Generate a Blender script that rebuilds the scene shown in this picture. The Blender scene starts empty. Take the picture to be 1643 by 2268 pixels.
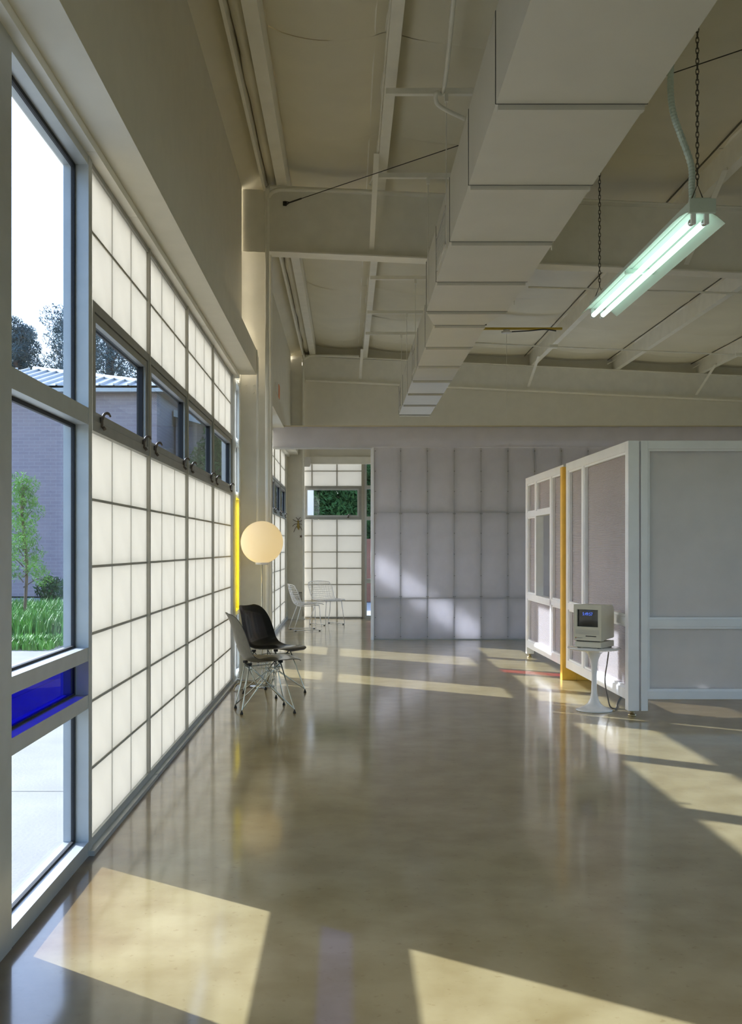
import bpy, bmesh, math, random
from mathutils import Vector, Matrix
random.seed(7)
sc = bpy.context.scene
C = sc.collection

# ------------------------------------------------------------------ camera, sky, sun, exposure
FPX, CX, CY, CAMH = 2240.0, 769.0, 1213.0, 1.366
cd = bpy.data.cameras.new('camera'); cam = bpy.data.objects.new('camera', cd); C.objects.link(cam)
cd.sensor_fit = 'HORIZONTAL'; cd.sensor_width = 36.0
cd.lens = FPX * 36.0 / 1643.0
cd.shift_x = (1643 / 2 - CX) / 1643.0
cd.shift_y = (CY - 2268 / 2) / 1643.0
cd.clip_start = 0.05; cd.clip_end = 400
cam.location = (0, 0, CAMH); cam.rotation_euler = (math.pi / 2, 0, 0)
sc.camera = cam

W = bpy.data.worlds.new('sky'); sc.world = W; W.use_nodes = True
wn = W.node_tree.nodes; wl = W.node_tree.links
bg = wn['Background']
sky = wn.new('ShaderNodeTexSky'); sky.sky_type = 'NISHITA'; sky.sun_disc = False
sky.sun_elevation = math.radians(29); sky.air_density = 1.0; sky.dust_density = 2.0; sky.ozone_density = 1.0
SUN = Vector((1.0, -0.70, -0.68)).normalized()          # direction the light travels
sky.sun_rotation = math.atan2(-SUN.x, -SUN.y)
wl.new(sky.outputs[0], bg.inputs[0]); bg.inputs[1].default_value = 0.55
sl = bpy.data.lights.new('sun', 'SUN'); sun = bpy.data.objects.new('sun', sl); C.objects.link(sun)
sl.energy = 12.0; sl.color = (1.0, 0.95, 0.86); sl.angle = math.radians(0.55)
sun.rotation_euler = SUN.to_track_quat('-Z', 'Y').to_euler()
sun.location = (-20, 20, 20)

vs = sc.view_settings
sc.display_settings.display_device = 'sRGB'
vs.view_transform = 'Standard'; vs.look = 'None'; vs.gamma = 1.0; vs.exposure = 0.23
vs.use_curve_mapping = False
cy = sc.cycles
cy.use_denoising = True; cy.max_bounces = 10; cy.diffuse_bounces = 7; cy.transmission_bounces = 8
cy.transparent_max_bounces = 24; cy.glossy_bounces = 5; cy.sample_clamp_indirect = 8.0
cy.caustics_reflective = False; cy.caustics_refractive = False

# ------------------------------------------------------------------ materials
def new_mat(name):
    m = bpy.data.materials.new(name); m.use_nodes = True
    return m, m.node_tree.nodes, m.node_tree.links
def noise_color(n, l, c1, c2, scale, detail=4, coords='Object', lo=.35, hi=.65, stretch=None):
    tc = n.new('ShaderNodeTexCoord'); nz = n.new('ShaderNodeTexNoise'); cr = n.new('ShaderNodeValToRGB')
    nz.inputs['Scale'].default_value = scale; nz.inputs['Detail'].default_value = detail
    src = tc.outputs[coords]
    if stretch:
        mp = n.new('ShaderNodeMapping'); mp.inputs['Scale'].default_value = stretch
        l.new(src, mp.inputs[0]); src = mp.outputs[0]
    l.new(src, nz.inputs['Vector']); l.new(nz.outputs['Fac'], cr.inputs[0])
    cr.color_ramp.elements[0].position = lo; cr.color_ramp.elements[1].position = hi
    cr.color_ramp.elements[0].color = (*c1, 1); cr.color_ramp.elements[1].color = (*c2, 1)
    return cr.outputs[0], nz.outputs['Fac']
def mat(name, col, rough=.5, metal=0.0, var=.04, scale=6, bump=0.0, bscale=40, coat=0.0, spec=.5):
    m, n, l = new_mat(name); p = n['Principled BSDF']
    a = tuple(max(0, c * (1 - var)) for c in col); b = tuple(min(1, c * (1 + var)) for c in col)
    co, fac = noise_color(n, l, a, b, scale)
    l.new(co, p.inputs['Base Color'])
    p.inputs['Roughness'].default_value = rough; p.inputs['Metallic'].default_value = metal
    p.inputs['Specular IOR Level'].default_value = spec
    p.inputs['Coat Weight'].default_value = coat; p.inputs['Coat Roughness'].default_value = .08
    if bump:
        tc = n.new('ShaderNodeTexCoord'); nz = n.new('ShaderNodeTexNoise'); bp = n.new('ShaderNodeBump')
        nz.inputs['Scale'].default_value = bscale; bp.inputs['Strength'].default_value = bump
        bp.inputs['Distance'].default_value = .01
        l.new(tc.outputs['Object'], nz.inputs['Vector']); l.new(nz.outputs['Fac'], bp.inputs['Height'])
        l.new(bp.outputs[0], p.inputs['Normal'])
    return m
def glass(name, tint, refl=.07):
    m, n, l = new_mat(name); n.remove(n['Principled BSDF'])
    t = n.new('ShaderNodeBsdfTransparent'); g = n.new('ShaderNodeBsdfGlossy'); mx = n.new('ShaderNodeMixShader')
    lw = n.new('ShaderNodeLayerWeight'); pw = n.new('ShaderNodeMath'); pw.operation = 'POWER'; pw.inputs[1].default_value = 5
    fr = n.new('ShaderNodeMath'); fr.operation = 'MULTIPLY_ADD'; fr.inputs[1].default_value = .45; fr.inputs[2].default_value = .025
    l.new(lw.outputs['Facing'], pw.inputs[0]); l.new(pw.outputs[0], fr.inputs[0])
    t.inputs[0].default_value = (*tint, 1); g.inputs['Roughness'].default_value = 0.0
    l.new(fr.outputs[0], mx.inputs[0]); l.new(t.outputs[0], mx.inputs[1]); l.new(g.outputs[0], mx.inputs[2])
    l.new(mx.outputs[0], n['Material Output'].inputs[0])
    return m
def translucent(name, col, tcol, fac, clear=0.0, clearcol=(1, 1, 1), ribs=0.0, nscale=5):
    """fibre-glass or polycarbonate sheet: diffuse + translucent (+ some see-through)"""
    m, n, l = new_mat(name); n.remove(n['Principled BSDF'])
    d = n.new('ShaderNodeBsdfDiffuse'); t = n.new('ShaderNodeBsdfTranslucent'); mx = n.new('ShaderNodeMixShader')
    d.inputs[0].default_value = (*col, 1)
    co, _ = noise_color(n, l, tuple(c * .94 for c in tcol), tcol, nscale, 6)
    l.new(co, t.inputs[0])
    mx.inputs[0].default_value = fac
    l.new(d.outputs[0], mx.inputs[1]); l.new(t.outputs[0], mx.inputs[2])
    out = mx.outputs[0]
    if clear > 0:
        tr = n.new('ShaderNodeBsdfTransparent'); tr.inputs[0].default_value = (*clearcol, 1)
        m2 = n.new('ShaderNodeMixShader'); m2.inputs[0].default_value = clear
        if ribs:
            tc = n.new('ShaderNodeTexCoord'); wv = n.new('ShaderNodeTexWave'); wv.bands_direction = 'Z'
            wv.inputs['Scale'].default_value = ribs
            mr = n.new('ShaderNodeMapRange'); mr.inputs['To Min'].default_value = clear * .85; mr.inputs['To Max'].default_value = clear * 1.12
            l.new(tc.outputs['Object'], wv.inputs['Vector']); l.new(wv.outputs['Fac'], mr.inputs['Value']); l.new(mr.outputs[0], m2.inputs[0])
        l.new(out, m2.inputs[1]); l.new(tr.outputs[0], m2.inputs[2]); out = m2.outputs[0]
    gl = n.new('ShaderNodeBsdfGlossy'); gl.inputs['Roughness'].default_value = .25
    m3 = n.new('ShaderNodeMixShader'); m3.inputs[0].default_value = .03
    l.new(out, m3.inputs[1]); l.new(gl.outputs[0], m3.inputs[2])
    l.new(m3.outputs[0], n['Material Output'].inputs[0])
    return m
def emis(name, col, strength, base=(.9, .9, .9)):
    m, n, l = new_mat(name); p = n['Principled BSDF']
    co, _ = noise_color(n, l, tuple(c * .97 for c in col), col, 3)
    p.inputs['Base Color'].default_value = (*base, 1); p.inputs['Roughness'].default_value = .35
    l.new(co, p.inputs['Emission Color']); p.inputs['Emission Strength'].default_value = strength
    return m

M = {}
M['paint'] = mat('cream paint', (.76, .73, .635), .55, var=.02, bump=.05, bscale=60)
M['steel'] = mat('cream painted steel', (.87, .85, .775), .42, var=.03)
M['ceil'] = mat('white vinyl insulation facing', (.75, .71, .58), .5, var=.03, scale=2, bump=.25, bscale=7)
M['seam'] = mat('dark seam', (.12, .11, .08), .7)
M['duct'] = mat('painted duct steel', (.66, .64, .57), .45, var=.02, scale=3)
M['ductline'] = mat('duct joint sealant', (.05, .05, .045), .7)
M['alu'] = mat('clear anodised aluminium', (.54, .56, .55), .38, .3, var=.04, scale=9)
M['alud'] = mat('grey anodised aluminium', (.36, .36, .34), .4, .35, var=.05, scale=9)
M['grid'] = mat('grid bar aluminium', (.48, .46, .40), .5, .2)
M['gasket'] = mat('black gasket', (.008, .008, .009), .6)
M['glass'] = glass('window glass', (.83, .90, 1.0))
M['glassb'] = glass('cobalt glass', (.003, .010, .50))
M['glassy'] = translucent('yellow laminated glass', (.9, .7, .02), (1.0, .90, .02), .95, .15, (1.0, .84, .02))
M['glassr'] = glass('red glass', (.9, .08, .05))
M['kal'] = translucent('fibreglass panel', (.84, .84, .80), (.61, .62, .61), .57)
M['part'] = translucent('translucent wall sheet', (.84, .83, .84), (.97, .95, .97), .78)
M['poly'] = translucent('fluted polycarbonate', (.86, .80, .79), (.92, .84, .84), .40, .70, (.93, .88, .88), ribs=28)
M['polyf'] = translucent('frosted polycarbonate', (.84, .84, .84), (.92, .92, .92), .70)
M['white'] = mat('white painted steel', (.90, .90, .92), .32, var=.02)
M['whitegloss'] = mat('white gloss lacquer', (.88, .88, .88), .15, var=.01, coat=.5)
M['yellow'] = mat('yellow stained plywood', (.85, .50, .06), .45, var=.08, scale=8)
M['brass'] = mat('brass fittings', (.45, .36, .20), .3, .9)
M['bronze'] = mat('dark bronze latch', (.13, .10, .075), .4, .3)
M['chrome'] = mat('zinc plated wire', (.62, .66, .62), .25, .85)
M['chromeb'] = mat('polished chrome', (.75, .76, .76), .12, 1.0)
M['black'] = mat('black fibreglass', (.003, .003, .005), .22, var=.2, scale=20, coat=.35)
M['greige'] = mat('greige fibreglass', (.105, .10, .076), .42, var=.10, scale=25)
M['rubber'] = mat('black rubber', (.012, .012, .012), .6)
M['globe'] = emis('opal glass globe', (1.0, .70, .29), .46, (.86, .78, .60))
M['tube'] = emis('fluorescent tube', (.72, 1.0, .88), 1.5)
M['refl'] = mat('white enamel reflector', (.62, .73, .67), .3, var=.02)
M['beige'] = mat('beige computer plastic', (.66, .62, .49), .5, var=.02, bump=.05, bscale=300)
M['screen'] = mat('dark screen glass', (.03, .03, .028), .12, coat=.4)
M['digit'] = emis('blue screen digits', (.10, .22, 1.0), .8, (.05, .05, .2))
M['slot'] = mat('dark slot', (.02, .018, .015), .7)
M['cord'] = mat('grey cord', (.16, .14, .12), .5)
M['cordw'] = mat('ivory cord', (.62, .54, .36), .5)
M['cable'] = mat('dark steel cable', (.06, .055, .045), .5, .6)
M['chain'] = mat('dark steel chain', (.10, .09, .07), .45, .7)
M['ybar'] = mat('yellow enamel strut', (.55, .40, .06), .4)
M['outlet'] = mat('light grey plastic', (.70, .68, .66), .4)
M['orange'] = mat('orange red acrylic', (.80, .26, .08), .4)
M['insect'] = mat('amber and brown lacquer', (.42, .30, .06), .35, var=.5, scale=60)
M['mulch'] = mat('brown mulch', (.16, .09, .05), .9, var=.5, scale=8, bump=.6, bscale=30)
M['walk'] = mat('pale concrete walk', (.25, .25, .24), .85, var=.08, scale=2, bump=.2, bscale=50)
M['curb'] = mat('grey concrete curb', (.42, .42, .42), .85, var=.08)
M['asphalt'] = mat('asphalt', (.20, .20, .21), .9, var=.1)
M['soil'] = mat('ground', (.20, .17, .10), .95, var=.3, scale=2)
M['grass'] = mat('green grass blades', (.12, .30, .05), .6, var=.4, scale=3)
M['leaf'] = mat('light green needles', (.16, .33, .07), .9, var=.4, scale=3, spec=.1)
M['leafd'] = mat('dark green leaves', (.055, .12, .035), .9, var=.5, scale=2, spec=.1)
M['pine'] = mat('haze tinted pine needles', (.12, .17, .17), .9, var=.4, scale=1, spec=.1)  # bluish, lightened colour has the distant haze painted into the needles
M['bark'] = mat('brown bark', (.16, .11, .08), .9, var=.3, scale=10)
M['metalroof'] = mat('pale metal roofing', (.60, .62, .62), .45, .3)
M['redwood'] = mat('red brown wood', (.30, .13, .08), .7, var=.1)

# brick (far neighbour building, courses too small to pick apart)
m, n, l = new_mat('grey brick'); p = n['Principled BSDF']
tc = n.new('ShaderNodeTexCoord'); mp = n.new('ShaderNodeMapping'); br = n.new('ShaderNodeTexBrick')
mp.inputs['Rotation'].default_value = (math.pi / 2, 0, 0)
br.inputs['Color1'].default_value = (.40, .34, .36, 1); br.inputs['Color2'].default_value = (.35, .30, .33, 1); br.inputs['Mortar'].default_value = (.44, .40, .42, 1)
br.inputs['Scale'].default_value = 1.0; br.inputs['Brick Width'].default_value = .32; br.inputs['Row Height'].default_value = .105; br.inputs['Mortar Size'].default_value = .009
l.new(tc.outputs['Object'], mp.inputs[0]); l.new(mp.outputs[0], br.inputs['Vector']); l.new(br.outputs['Color'], p.inputs['Base Color']); p.inputs['Roughness'].default_value = .9
M['brick'] = m

# polished concrete floor
m, n, l = new_mat('sealed concrete'); p = n['Principled BSDF']
c1, f1 = noise_color(n, l, (.335, .262, .118), (.43, .352, .198), 1.1, 8, lo=.30, hi=.70)
c2, f2 = noise_color(n, l, (.72, .67, .58), (1.0, 1.0, 1.0), 4.5, 14, lo=.32, hi=.62)
mxc = n.new('ShaderNodeMix'); mxc.data_type = 'RGBA'; mxc.blend_type = 'MULTIPLY'; mxc.inputs[0].default_value = .8
l.new(c1, mxc.inputs[6]); l.new(c2, mxc.inputs[7])
c3, f3 = noise_color(n, l, (.62, .52, .40), (1, 1, 1), 30, 12, lo=.27, hi=.38)
mxd = n.new('ShaderNodeMix'); mxd.data_type = 'RGBA'; mxd.blend_type = 'MULTIPLY'; mxd.inputs[0].default_value = .5
l.new(mxc.outputs[2], mxd.inputs[6]); l.new(c3, mxd.inputs[7]); 
# brown water stains along the foot of the window wall
tcs = n.new('ShaderNodeTexCoord'); sxx = n.new('ShaderNodeSeparateXYZ'); mrs = n.new('ShaderNodeMapRange'); nzs = n.new('ShaderNodeTexNoise'); adds = n.new('ShaderNodeMath'); adds.operation = 'MULTIPLY_ADD'
nzs.inputs['Scale'].default_value = 2.5; nzs.inputs['Detail'].default_value = 7
l.new(tcs.outputs['Object'], sxx.inputs[0]); l.new(tcs.outputs['Object'], nzs.inputs['Vector'])
l.new(nzs.outputs['Fac'], adds.inputs[0]); adds.inputs[1].default_value = -.7; l.new(sxx.outputs['X'], adds.inputs[2])
mrs.inputs['From Min'].default_value = -1.50; mrs.inputs['From Max'].default_value = -1.10; mrs.inputs['To Min'].default_value = 1; mrs.inputs['To Max'].default_value = 0
l.new(adds.outputs[0], mrs.inputs['Value'])
mxs = n.new('ShaderNodeMix'); mxs.data_type = 'RGBA'; mxs.blend_type = 'MULTIPLY'; mxs.inputs[7].default_value = (.42, .27, .12, 1)
l.new(mrs.outputs[0], mxs.inputs[0]); l.new(mxd.outputs[2], mxs.inputs[6]); l.new(mxs.outputs[2], p.inputs['Base Color'])
rr = n.new('ShaderNodeMapRange'); rr.inputs['To Min'].default_value = .07; rr.inputs['To Max'].default_value = .14
l.new(f1, rr.inputs['Value']); l.new(rr.outputs[0], p.inputs['Roughness'])
tc = n.new('ShaderNodeTexCoord'); nz = n.new('ShaderNodeTexNoise'); bp = n.new('ShaderNodeBump')
nz.inputs['Scale'].default_value = 2.2; nz.inputs['Detail'].default_value = 2; bp.inputs['Strength'].default_value = .05; bp.inputs['Distance'].default_value = .01
l.new(tc.outputs['Object'], nz.inputs['Vector']); l.new(nz.outputs['Fac'], bp.inputs['Height']); l.new(bp.outputs[0], p.inputs['Normal'])
p.inputs['Specular IOR Level'].default_value = .58; p.inputs['Coat Weight'].default_value = .45; p.inputs['Coat Roughness'].default_value = .30
M['floor'] = m

# ------------------------------------------------------------------ geometry helpers
def box(bm, x0, x1, y0, y1, z0, z1, bev=0.0):
    r = bmesh.ops.create_cube(bm, size=1.0)
    vsx = r['verts']
    for v in vsx:
        v.co = Vector(((x0 + x1) / 2 + v.co.x * (x1 - x0), (y0 + y1) / 2 + v.co.y * (y1 - y0), (z0 + z1) / 2 + v.co.z * (z1 - z0)))
    if bev:
        es = list({e for v in vsx for e in v.link_edges})
        bmesh.ops.bevel(bm, geom=es, offset=bev, segments=2, affect='EDGES', profile=.5)
    return bm
def B(*boxes, bev=0.0):
    bm = bmesh.new()
    for b in boxes: box(bm, *b, bev=bev)
    return bm
def prism(bm, poly, axis, a, b):
    """poly of 2-D points extruded along axis; axis 'x': (y,z), 'y': (x,z), 'z': (x,y)"""
    def P(q, t):
        return {'x': (t, q[0], q[1]), 'y': (q[0], t, q[1]), 'z': (q[0], q[1], t)}[axis]
    va = [bm.verts.new(P(q, a)) for q in poly]; vb = [bm.verts.new(P(q, b)) for q in poly]
    bm.faces.new(va); bm.faces.new(vb[::-1])
    for i in range(len(poly)):
        j = (i + 1) % len(poly); bm.faces.new((va[i], vb[i], vb[j], va[j]))
    bmesh.ops.recalc_face_normals(bm, faces=bm.faces)
    return bm
def tube(bm, pts, r, seg=8, caps=True, closed=False):
    pts = [Vector(p) for p in pts]; n = len(pts)
    rs = r if isinstance(r, (list, tuple)) else [r] * n
    up = None; rings = []
    for i, p in enumerate(pts):
        if closed: t = pts[(i + 1) % n] - pts[i - 1]
        else: t = pts[min(i + 1, n - 1)] - pts[max(i - 1, 0)]
        t.normalize()
        if up is None:
            up = t.orthogonal().normalized()
        else:
            up = (up - t * up.dot(t))
            up = up.normalized() if up.length > 1e-6 else t.orthogonal().normalized()
        w = t.cross(up)
        rings.append([bm.verts.new(p + (up * math.cos(2 * math.pi * k / seg) + w * math.sin(2 * math.pi * k / seg)) * rs[i]) for k in range(seg)])
    for i in range(n if closed else n - 1):
        a, b = rings[i], rings[(i + 1) % n]
        for k in range(seg):
            bm.faces.new((a[k], a[(k + 1) % seg], b[(k + 1) % seg], b[k]))
    if caps and not closed:
        bm.faces.new(rings[0][::-1]); bm.faces.new(rings[-1])
    return bm
def smooth_path(pts, k=6):
    pts = [Vector(p) for p in pts]; out = []
    for i in range(len(pts) - 1):
        p0, p1, p2, p3 = pts[max(i - 1, 0)], pts[i], pts[i + 1], pts[min(i + 2, len(pts) - 1)]
        for j in range(k):
            t = j / k
            out.append(.5 * ((2 * p1) + (p2 - p0) * t + (2 * p0 - 5 * p1 + 4 * p2 - p3) * t * t + (3 * p1 - p0 - 3 * p2 + p3) * t ** 3))
    out.append(pts[-1]); return out
def lathe(bm, prof, cx=0, cy_=0, seg=40):
    rings = []
    for r, z in prof:
        if r < 1e-5: rings.append([bm.verts.new((cx, cy_, z))])
        else: rings.append([bm.verts.new((cx + r * math.cos(2 * math.pi * k / seg), cy_ + r * math.sin(2 * math.pi * k / seg), z)) for k in range(seg)])
    for a, b in zip(rings, rings[1:]):
        for k in range(seg):
            k2 = (k + 1) % seg
            if len(a) == 1 and len(b) == 1: continue
            if len(a) == 1: bm.faces.new((a[0], b[k2], b[k]))
            elif len(b) == 1: bm.faces.new((a[k], a[k2], b[0]))
            else: bm.faces.new((a[k], a[k2], b[k2], b[k]))
    bmesh.ops.recalc_face_normals(bm, faces=bm.faces)
    return bm
def T(*paths, r=.01, seg=8):
    bm = bmesh.new()
    for p in paths: tube(bm, p, r, seg)
    return bm
def obj(name, bm, m, parent=None, smooth=False, loc=None):
    me = bpy.data.meshes.new(name); bm.to_mesh(me); bm.free()
    me.materials.append(m)
    if smooth: me.shade_smooth()
    o = bpy.data.objects.new(name, me); C.objects.link(o)
    if parent: o.parent = parent
    if loc: o.location = loc
    return o
def piece(name, me, parent, loc):
    o = bpy.data.objects.new(name, me); C.objects.link(o); o.parent = parent; o.location = loc
    return o
def mesh_of(name, bm, m, smooth=False):
    me = bpy.data.meshes.new(name); bm.to_mesh(me); bm.free(); me.materials.append(m)
    if smooth: me.shade_smooth()
    return me
def tag(o, label, cat, group=None, kind=None):
    o['label'] = label; o['category'] = cat
    if group: o['group'] = group
    if kind: o['kind'] = kind
    return o
def thing(name, label, cat, loc=(0, 0, 0), rotz=0.0, group=None, kind=None):
    o = bpy.data.objects.new(name, None); C.objects.link(o); o.empty_display_size = .1
    o.location = loc; o.rotation_euler = (0, 0, rotz)
    return tag(o, label, cat, group, kind)
def struct(name, label, cat='wall'):
    return thing(name, label, cat, kind='structure')
def copy_tree(o, parent=None):
    c = o.copy(); C.objects.link(c)
    if parent: c.parent = parent
    for ch in list(o.children): copy_tree(ch, c)
    return c

# ------------------------------------------------------------------ shell: floor, ceiling, walls
XW = -1.155
def zc(x): return 5.30 - .047 * (x + .6)          # top of the purlins
def zp(x): return zc(x) - .25                      # underside of the purlins, top of the rafters
XR, YB, YE = 11.0, -4.0, 19.65

fl = obj('floor', B((-1.27, XR, YB, YE, -.12, 0)), M['floor'])
tag(fl, 'glossy sealed tan concrete floor with mottled stains', 'floor', kind='structure')

ce = thing('ceiling', 'sloping ceiling of cream insulation blankets between steel purlins', 'ceiling', kind='structure')
obj('roof_deck', prism(bmesh.new(), [(-1.35, zc(-1.35) + .1), (XR + .1, zc(XR) + .1), (XR + .1, zc(XR) + .16), (-1.35, zc(-1.35) + .16)], 'y', YB - .1, YE + .2), M['ceil'], ce)
PUR = [.30 + 1.61 * i for i in range(7)]           # web positions of the purlins
cols = [(-.60, PUR[0])] + [(PUR[i], PUR[i + 1]) for i in range(6)]
seams = [YB] + [7.6 - 1.83 * k for k in range(5, -1, -1)] + [7.6 + 1.83 * k for k in range(1, 7)] + [YE]
for (xa, xb) in cols:
    if xb > 10.2: continue
    for ya, yb in zip(seams, seams[1:]):
        bm = bmesh.new(); nx, ny = 8, 8; g = []
        ph = random.random() * 6
        for j in range(ny + 1):
            v = j / ny; y = ya + (yb - ya) * v + .004 - .008 * v
            row = []
            for i in range(nx + 1):
                u = i / nx; x = xa + (xb - xa) * u
                sag = .075 * math.sin(math.pi * u) ** .7 if 0 < u < 1 else 0
                wob = .012 * math.sin(5 * u + ph) * math.sin(math.pi * u) + .010 * math.sin(9 * v + ph)
                lip = .030 * math.exp(-((v - 1) / .05) ** 2) * math.sin(math.pi * u) + .012 * math.exp(-(v / .04) ** 2) * math.sin(math.pi * u)
                curl = 0
                for yr in (10.4, 19.5):
                    d = abs(y - yr)
                    if d < .5: curl += .05 * (1 - d / .5) ** 2
                row.append(bm.verts.new((x, y, zc(x) - .012 - sag * (1 - curl * 6) - wob * .6 - lip)))
            g.append(row)
        for j in range(ny):
            for i in range(nx): bm.faces.new((g[j][i], g[j + 1][i], g[j + 1][i + 1], g[j][i + 1]))
        o = obj('insulation_blanket', bm, M['ceil'], ce, True)
# eave strip of facing between the wall and the eave strut
bm = prism(bmesh.new(), [(-1.10, 5.06), (-.86, 5.22), (-.60, zc(-.6) - .005), (-.60, zc(-.6) + .02), (-.88, 5.30), (-1.12, 5.12)], 'y', YB, YE)
obj('eave_facing', bm, M['ceil'], ce)
# eave strut channel with a roll of insulation squeezed in it
obj('eave_flange', B((-.862, -.835, YB, YE, 5.03, 5.20)), M['steel'], ce)
bm = bmesh.new()
pts = [(-.775, y, 5.17 + .012 * math.sin(y * 3.1)) for y in [YB + .45 * k for k in range(53)]]
tube(bm, pts, [.052 + .012 * (k % 3 == 0) - .010 * (k % 4 == 2) for k in range(53)], 10)
obj('insulation_roll', bm, M['ceil'], ce, True)
bm = B((-.708, -.62, YB, YE, 5.05, 5.058), (-.62, -.61, YB, YE, 5.05, 5.29), (-.718, -.708, YB, YE, 5.05, 5.29))
obj('eave_channel', bm, M['steel'], ce)
# Z purlins
for i, x in enumerate(PUR):
    z1 = zc(x); z0 = zp(x)
    t = struct('purlin', 'cream Z purlin under the ceiling, %s' % ['passing left of the duct and holding its hangers', 'above the big duct, mostly hidden', 'next right of the duct, behind the fluorescent light', 'second to the right of the duct', 'third to the right of the duct', 'fourth to the right of the duct, outside the view', 'last before the far right wall'][i], 'purlin')
    obj('web', B((x - .004, x + .004, YB, YE, z0, z1)), M['steel'], t)
    obj('bottom_flange', B((x + .004, x + .078, YB, YE, z0, z0 + .007), (x + .078, x + .085, YB, YE, z0, z0 + .025)), M['steel'], t)
    obj('top_flange', B((x - .085, x, YB, YE, z1 - .012, z1)), M['steel'], t)
    obj('dark_joint', B((x - .100, x - .088, YB, YE, z1 - .042, z1 - .030)), M['seam' if i >= 2 else 'steel'], t)

# rafters (rigid frames)
def rafter(name, label, y, depth, fw):
    t = struct(name, label, 'beam')
    xa, xb = -.80, XR
    top = lambda x: zp(x); bot = lambda x: zp(x) - depth
    bm = prism(bmesh.new(), [(-1.12, top(-1.12) - .02), (xb, top(xb)), (xb, bot(xb)), (-1.12, bot(-1.12))], 'y', y - .006, y + .006)
    obj('web', bm, M['steel'], t)
    bm = prism(bmesh.new(), [(xa, bot(xa)), (xb, bot(xb)), (xb, bot(xb) - .014), (xa, bot(xa) - .014)], 'y', y - fw / 2, y + fw / 2)
    obj('bottom_flange', bm, M['steel'], t)
    bm = prism(bmesh.new(), [(xa, top(xa)), (xb, top(xb)), (xb, top(xb) - .012), (xa, top(xa) - .012)], 'y', y - fw / 2, y + fw / 2)
    obj('top_flange', bm, M['steel'], t)
    return t
rafter('rafter', 'deep cream steel rafter crossing above the globe lamp', 10.40, .66, .20)
rafter('rafter', 'shallower cream rafter against the far end wall', 19.45, .47, .20)
def column(label, y, x0, x1, zt):
    t = struct('column', label, 'column')
    obj('web', B((x0, x1, y - .006, y + .006, 0, zt)), M['steel'], t)
    obj('inner_flange', B((x1 - .012, x1, y - .1, y + .1, 0, zt)), M['steel'], t)
    obj('outer_flange', B((x0, x0 + .012, y - .1, y + .1, 0, zt)), M['steel'], t)
    obj('base_plate', B((x0 - .01, x1 + .02, y - .12, y + .12, 0, .012)), M['steel'], t)
    bm = bmesh.new()
    for zz in (3.02, 3.08):
        for xx in (x0 + .05, x0 + .12, x0 + .22): lathe(bm, [(0, 0), (.012, 0), (.012, .01), (0, .012)], 0, 0, 8)
    bm.free()
    for zz in (2.98, 3.06):
        for xx in (x0 + .06, x0 + .14):
            bmb = bmesh.new(); tube(bmb, [(xx, y - .006, zz), (xx, y - .02, zz)], .012, 6); obj('bolt', bmb, M['steel'], t)
    return t
column('cream steel column behind the globe lamp', 10.52, -1.115, -.785, 4.98)
column('cream steel column in the far corner with the brass insect', 19.40, -1.15, -.83, 4.98)

# left upper wall with the soffit box
def upper(name, label, ya, yb):
    t = struct(name, label, 'wall')
    bm = prism(bmesh.new(), [(-1.098, 3.14), (-.933, 3.14), (-.933, 3.40), (-1.083, 3.72), (-1.083, 5.13), (-1.32, 5.2), (-1.32, 3.14)], 'y', ya, yb)
    obj('soffit_box', bm, M['paint'], t)
    return t
u1 = upper('wall_left_upper', 'cream wall and boxed soffit above the long left window wall', YB, 10.38)
for ya, yb in ((YB, 1.9), (1.904, 4.43), (4.434, 5.30), (5.304, 7.9), (7.904, 10.36)):
    obj('soffit_strip', B((-1.20, -1.100, ya, yb, 3.10, 3.139)), M['steel'], u1)
u2 = upper('wall_left_upper', 'cream wall and boxed soffit beyond the first column', 10.62, 19.36)
obj('soffit_strip', B((-1.20, -1.100, 10.64, 19.3, 3.10, 3.139)), M['steel'], u2)

# far end wall, right wall, back wall
we = struct('wall_end', 'grey upper end wall above the far translucent panels')
obj('upper_panel', B((-1.3, XR, 19.56, 19.70, 3.10, 5.45)), M['paint'], we)
obj('right_panel', B((5.2, XR, 19.56, 19.70, 0, 3.10)), M['paint'], we)
obj('head_strip', B((-.83, 5.2, 19.50, 19.56, 2.98, 3.12)), M['steel'], we)
wr = obj('wall_right', B((XR, XR + .15, YB, YE, 3.1, 5.2), (XR, XR + .15, YB, 4.0, 0, 3.1)), M['paint']); tag(wr, 'plain cream right wall outside the view', 'wall', kind='structure')
wb = obj('wall_back', B((-1.3, XR, YB - .15, YB, 3.1, 5.5), (-1.3, 1.0, YB - .15, YB, 0, 3.1)), M['paint']); tag(wb, 'plain cream wall behind the camera', 'wall', kind='structure')
wrg = struct('window_17', 'unseen clear glazing added at the right to brighten the far bay', 'window')  # added glazing out of view, lets sky light into the far bay
for i in range(11):
    y = 4.0 + i * 1.4227
    obj('mullion', B((XR, XR + .10, y, y + .06, .06, 3.04)), M['alu'], wrg)
    obj('pane', B((XR + .05, XR + .06, y + .06, y + 1.4227, .06, 3.04)), M['glass'], wrg)
for z in (0, 3.04): obj('rail', B((XR, XR + .10, 4.0, YE, z, z + .06)), M['alu'], wrg)
wbg = struct('window_15', 'unseen clear glazing added behind the camera for cool fill light', 'window')  # added unseen glazing, gives sky fill on faces turned to the camera
for i in range(7):
    x = 1.0 + i * 1.4286
    obj('mullion', B((x, x + .06, YB - .10, YB, 0, 3.1)), M['alu'], wbg)
    obj('pane', B((x + .06, x + 1.4286, YB - .06, YB - .05, .06, 3.04)), M['glass'], wbg)
for z in (0, 3.04): obj('rail', B((1.0, XR, YB - .10, YB, z, z + .06)), M['alu'], wbg)

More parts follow.
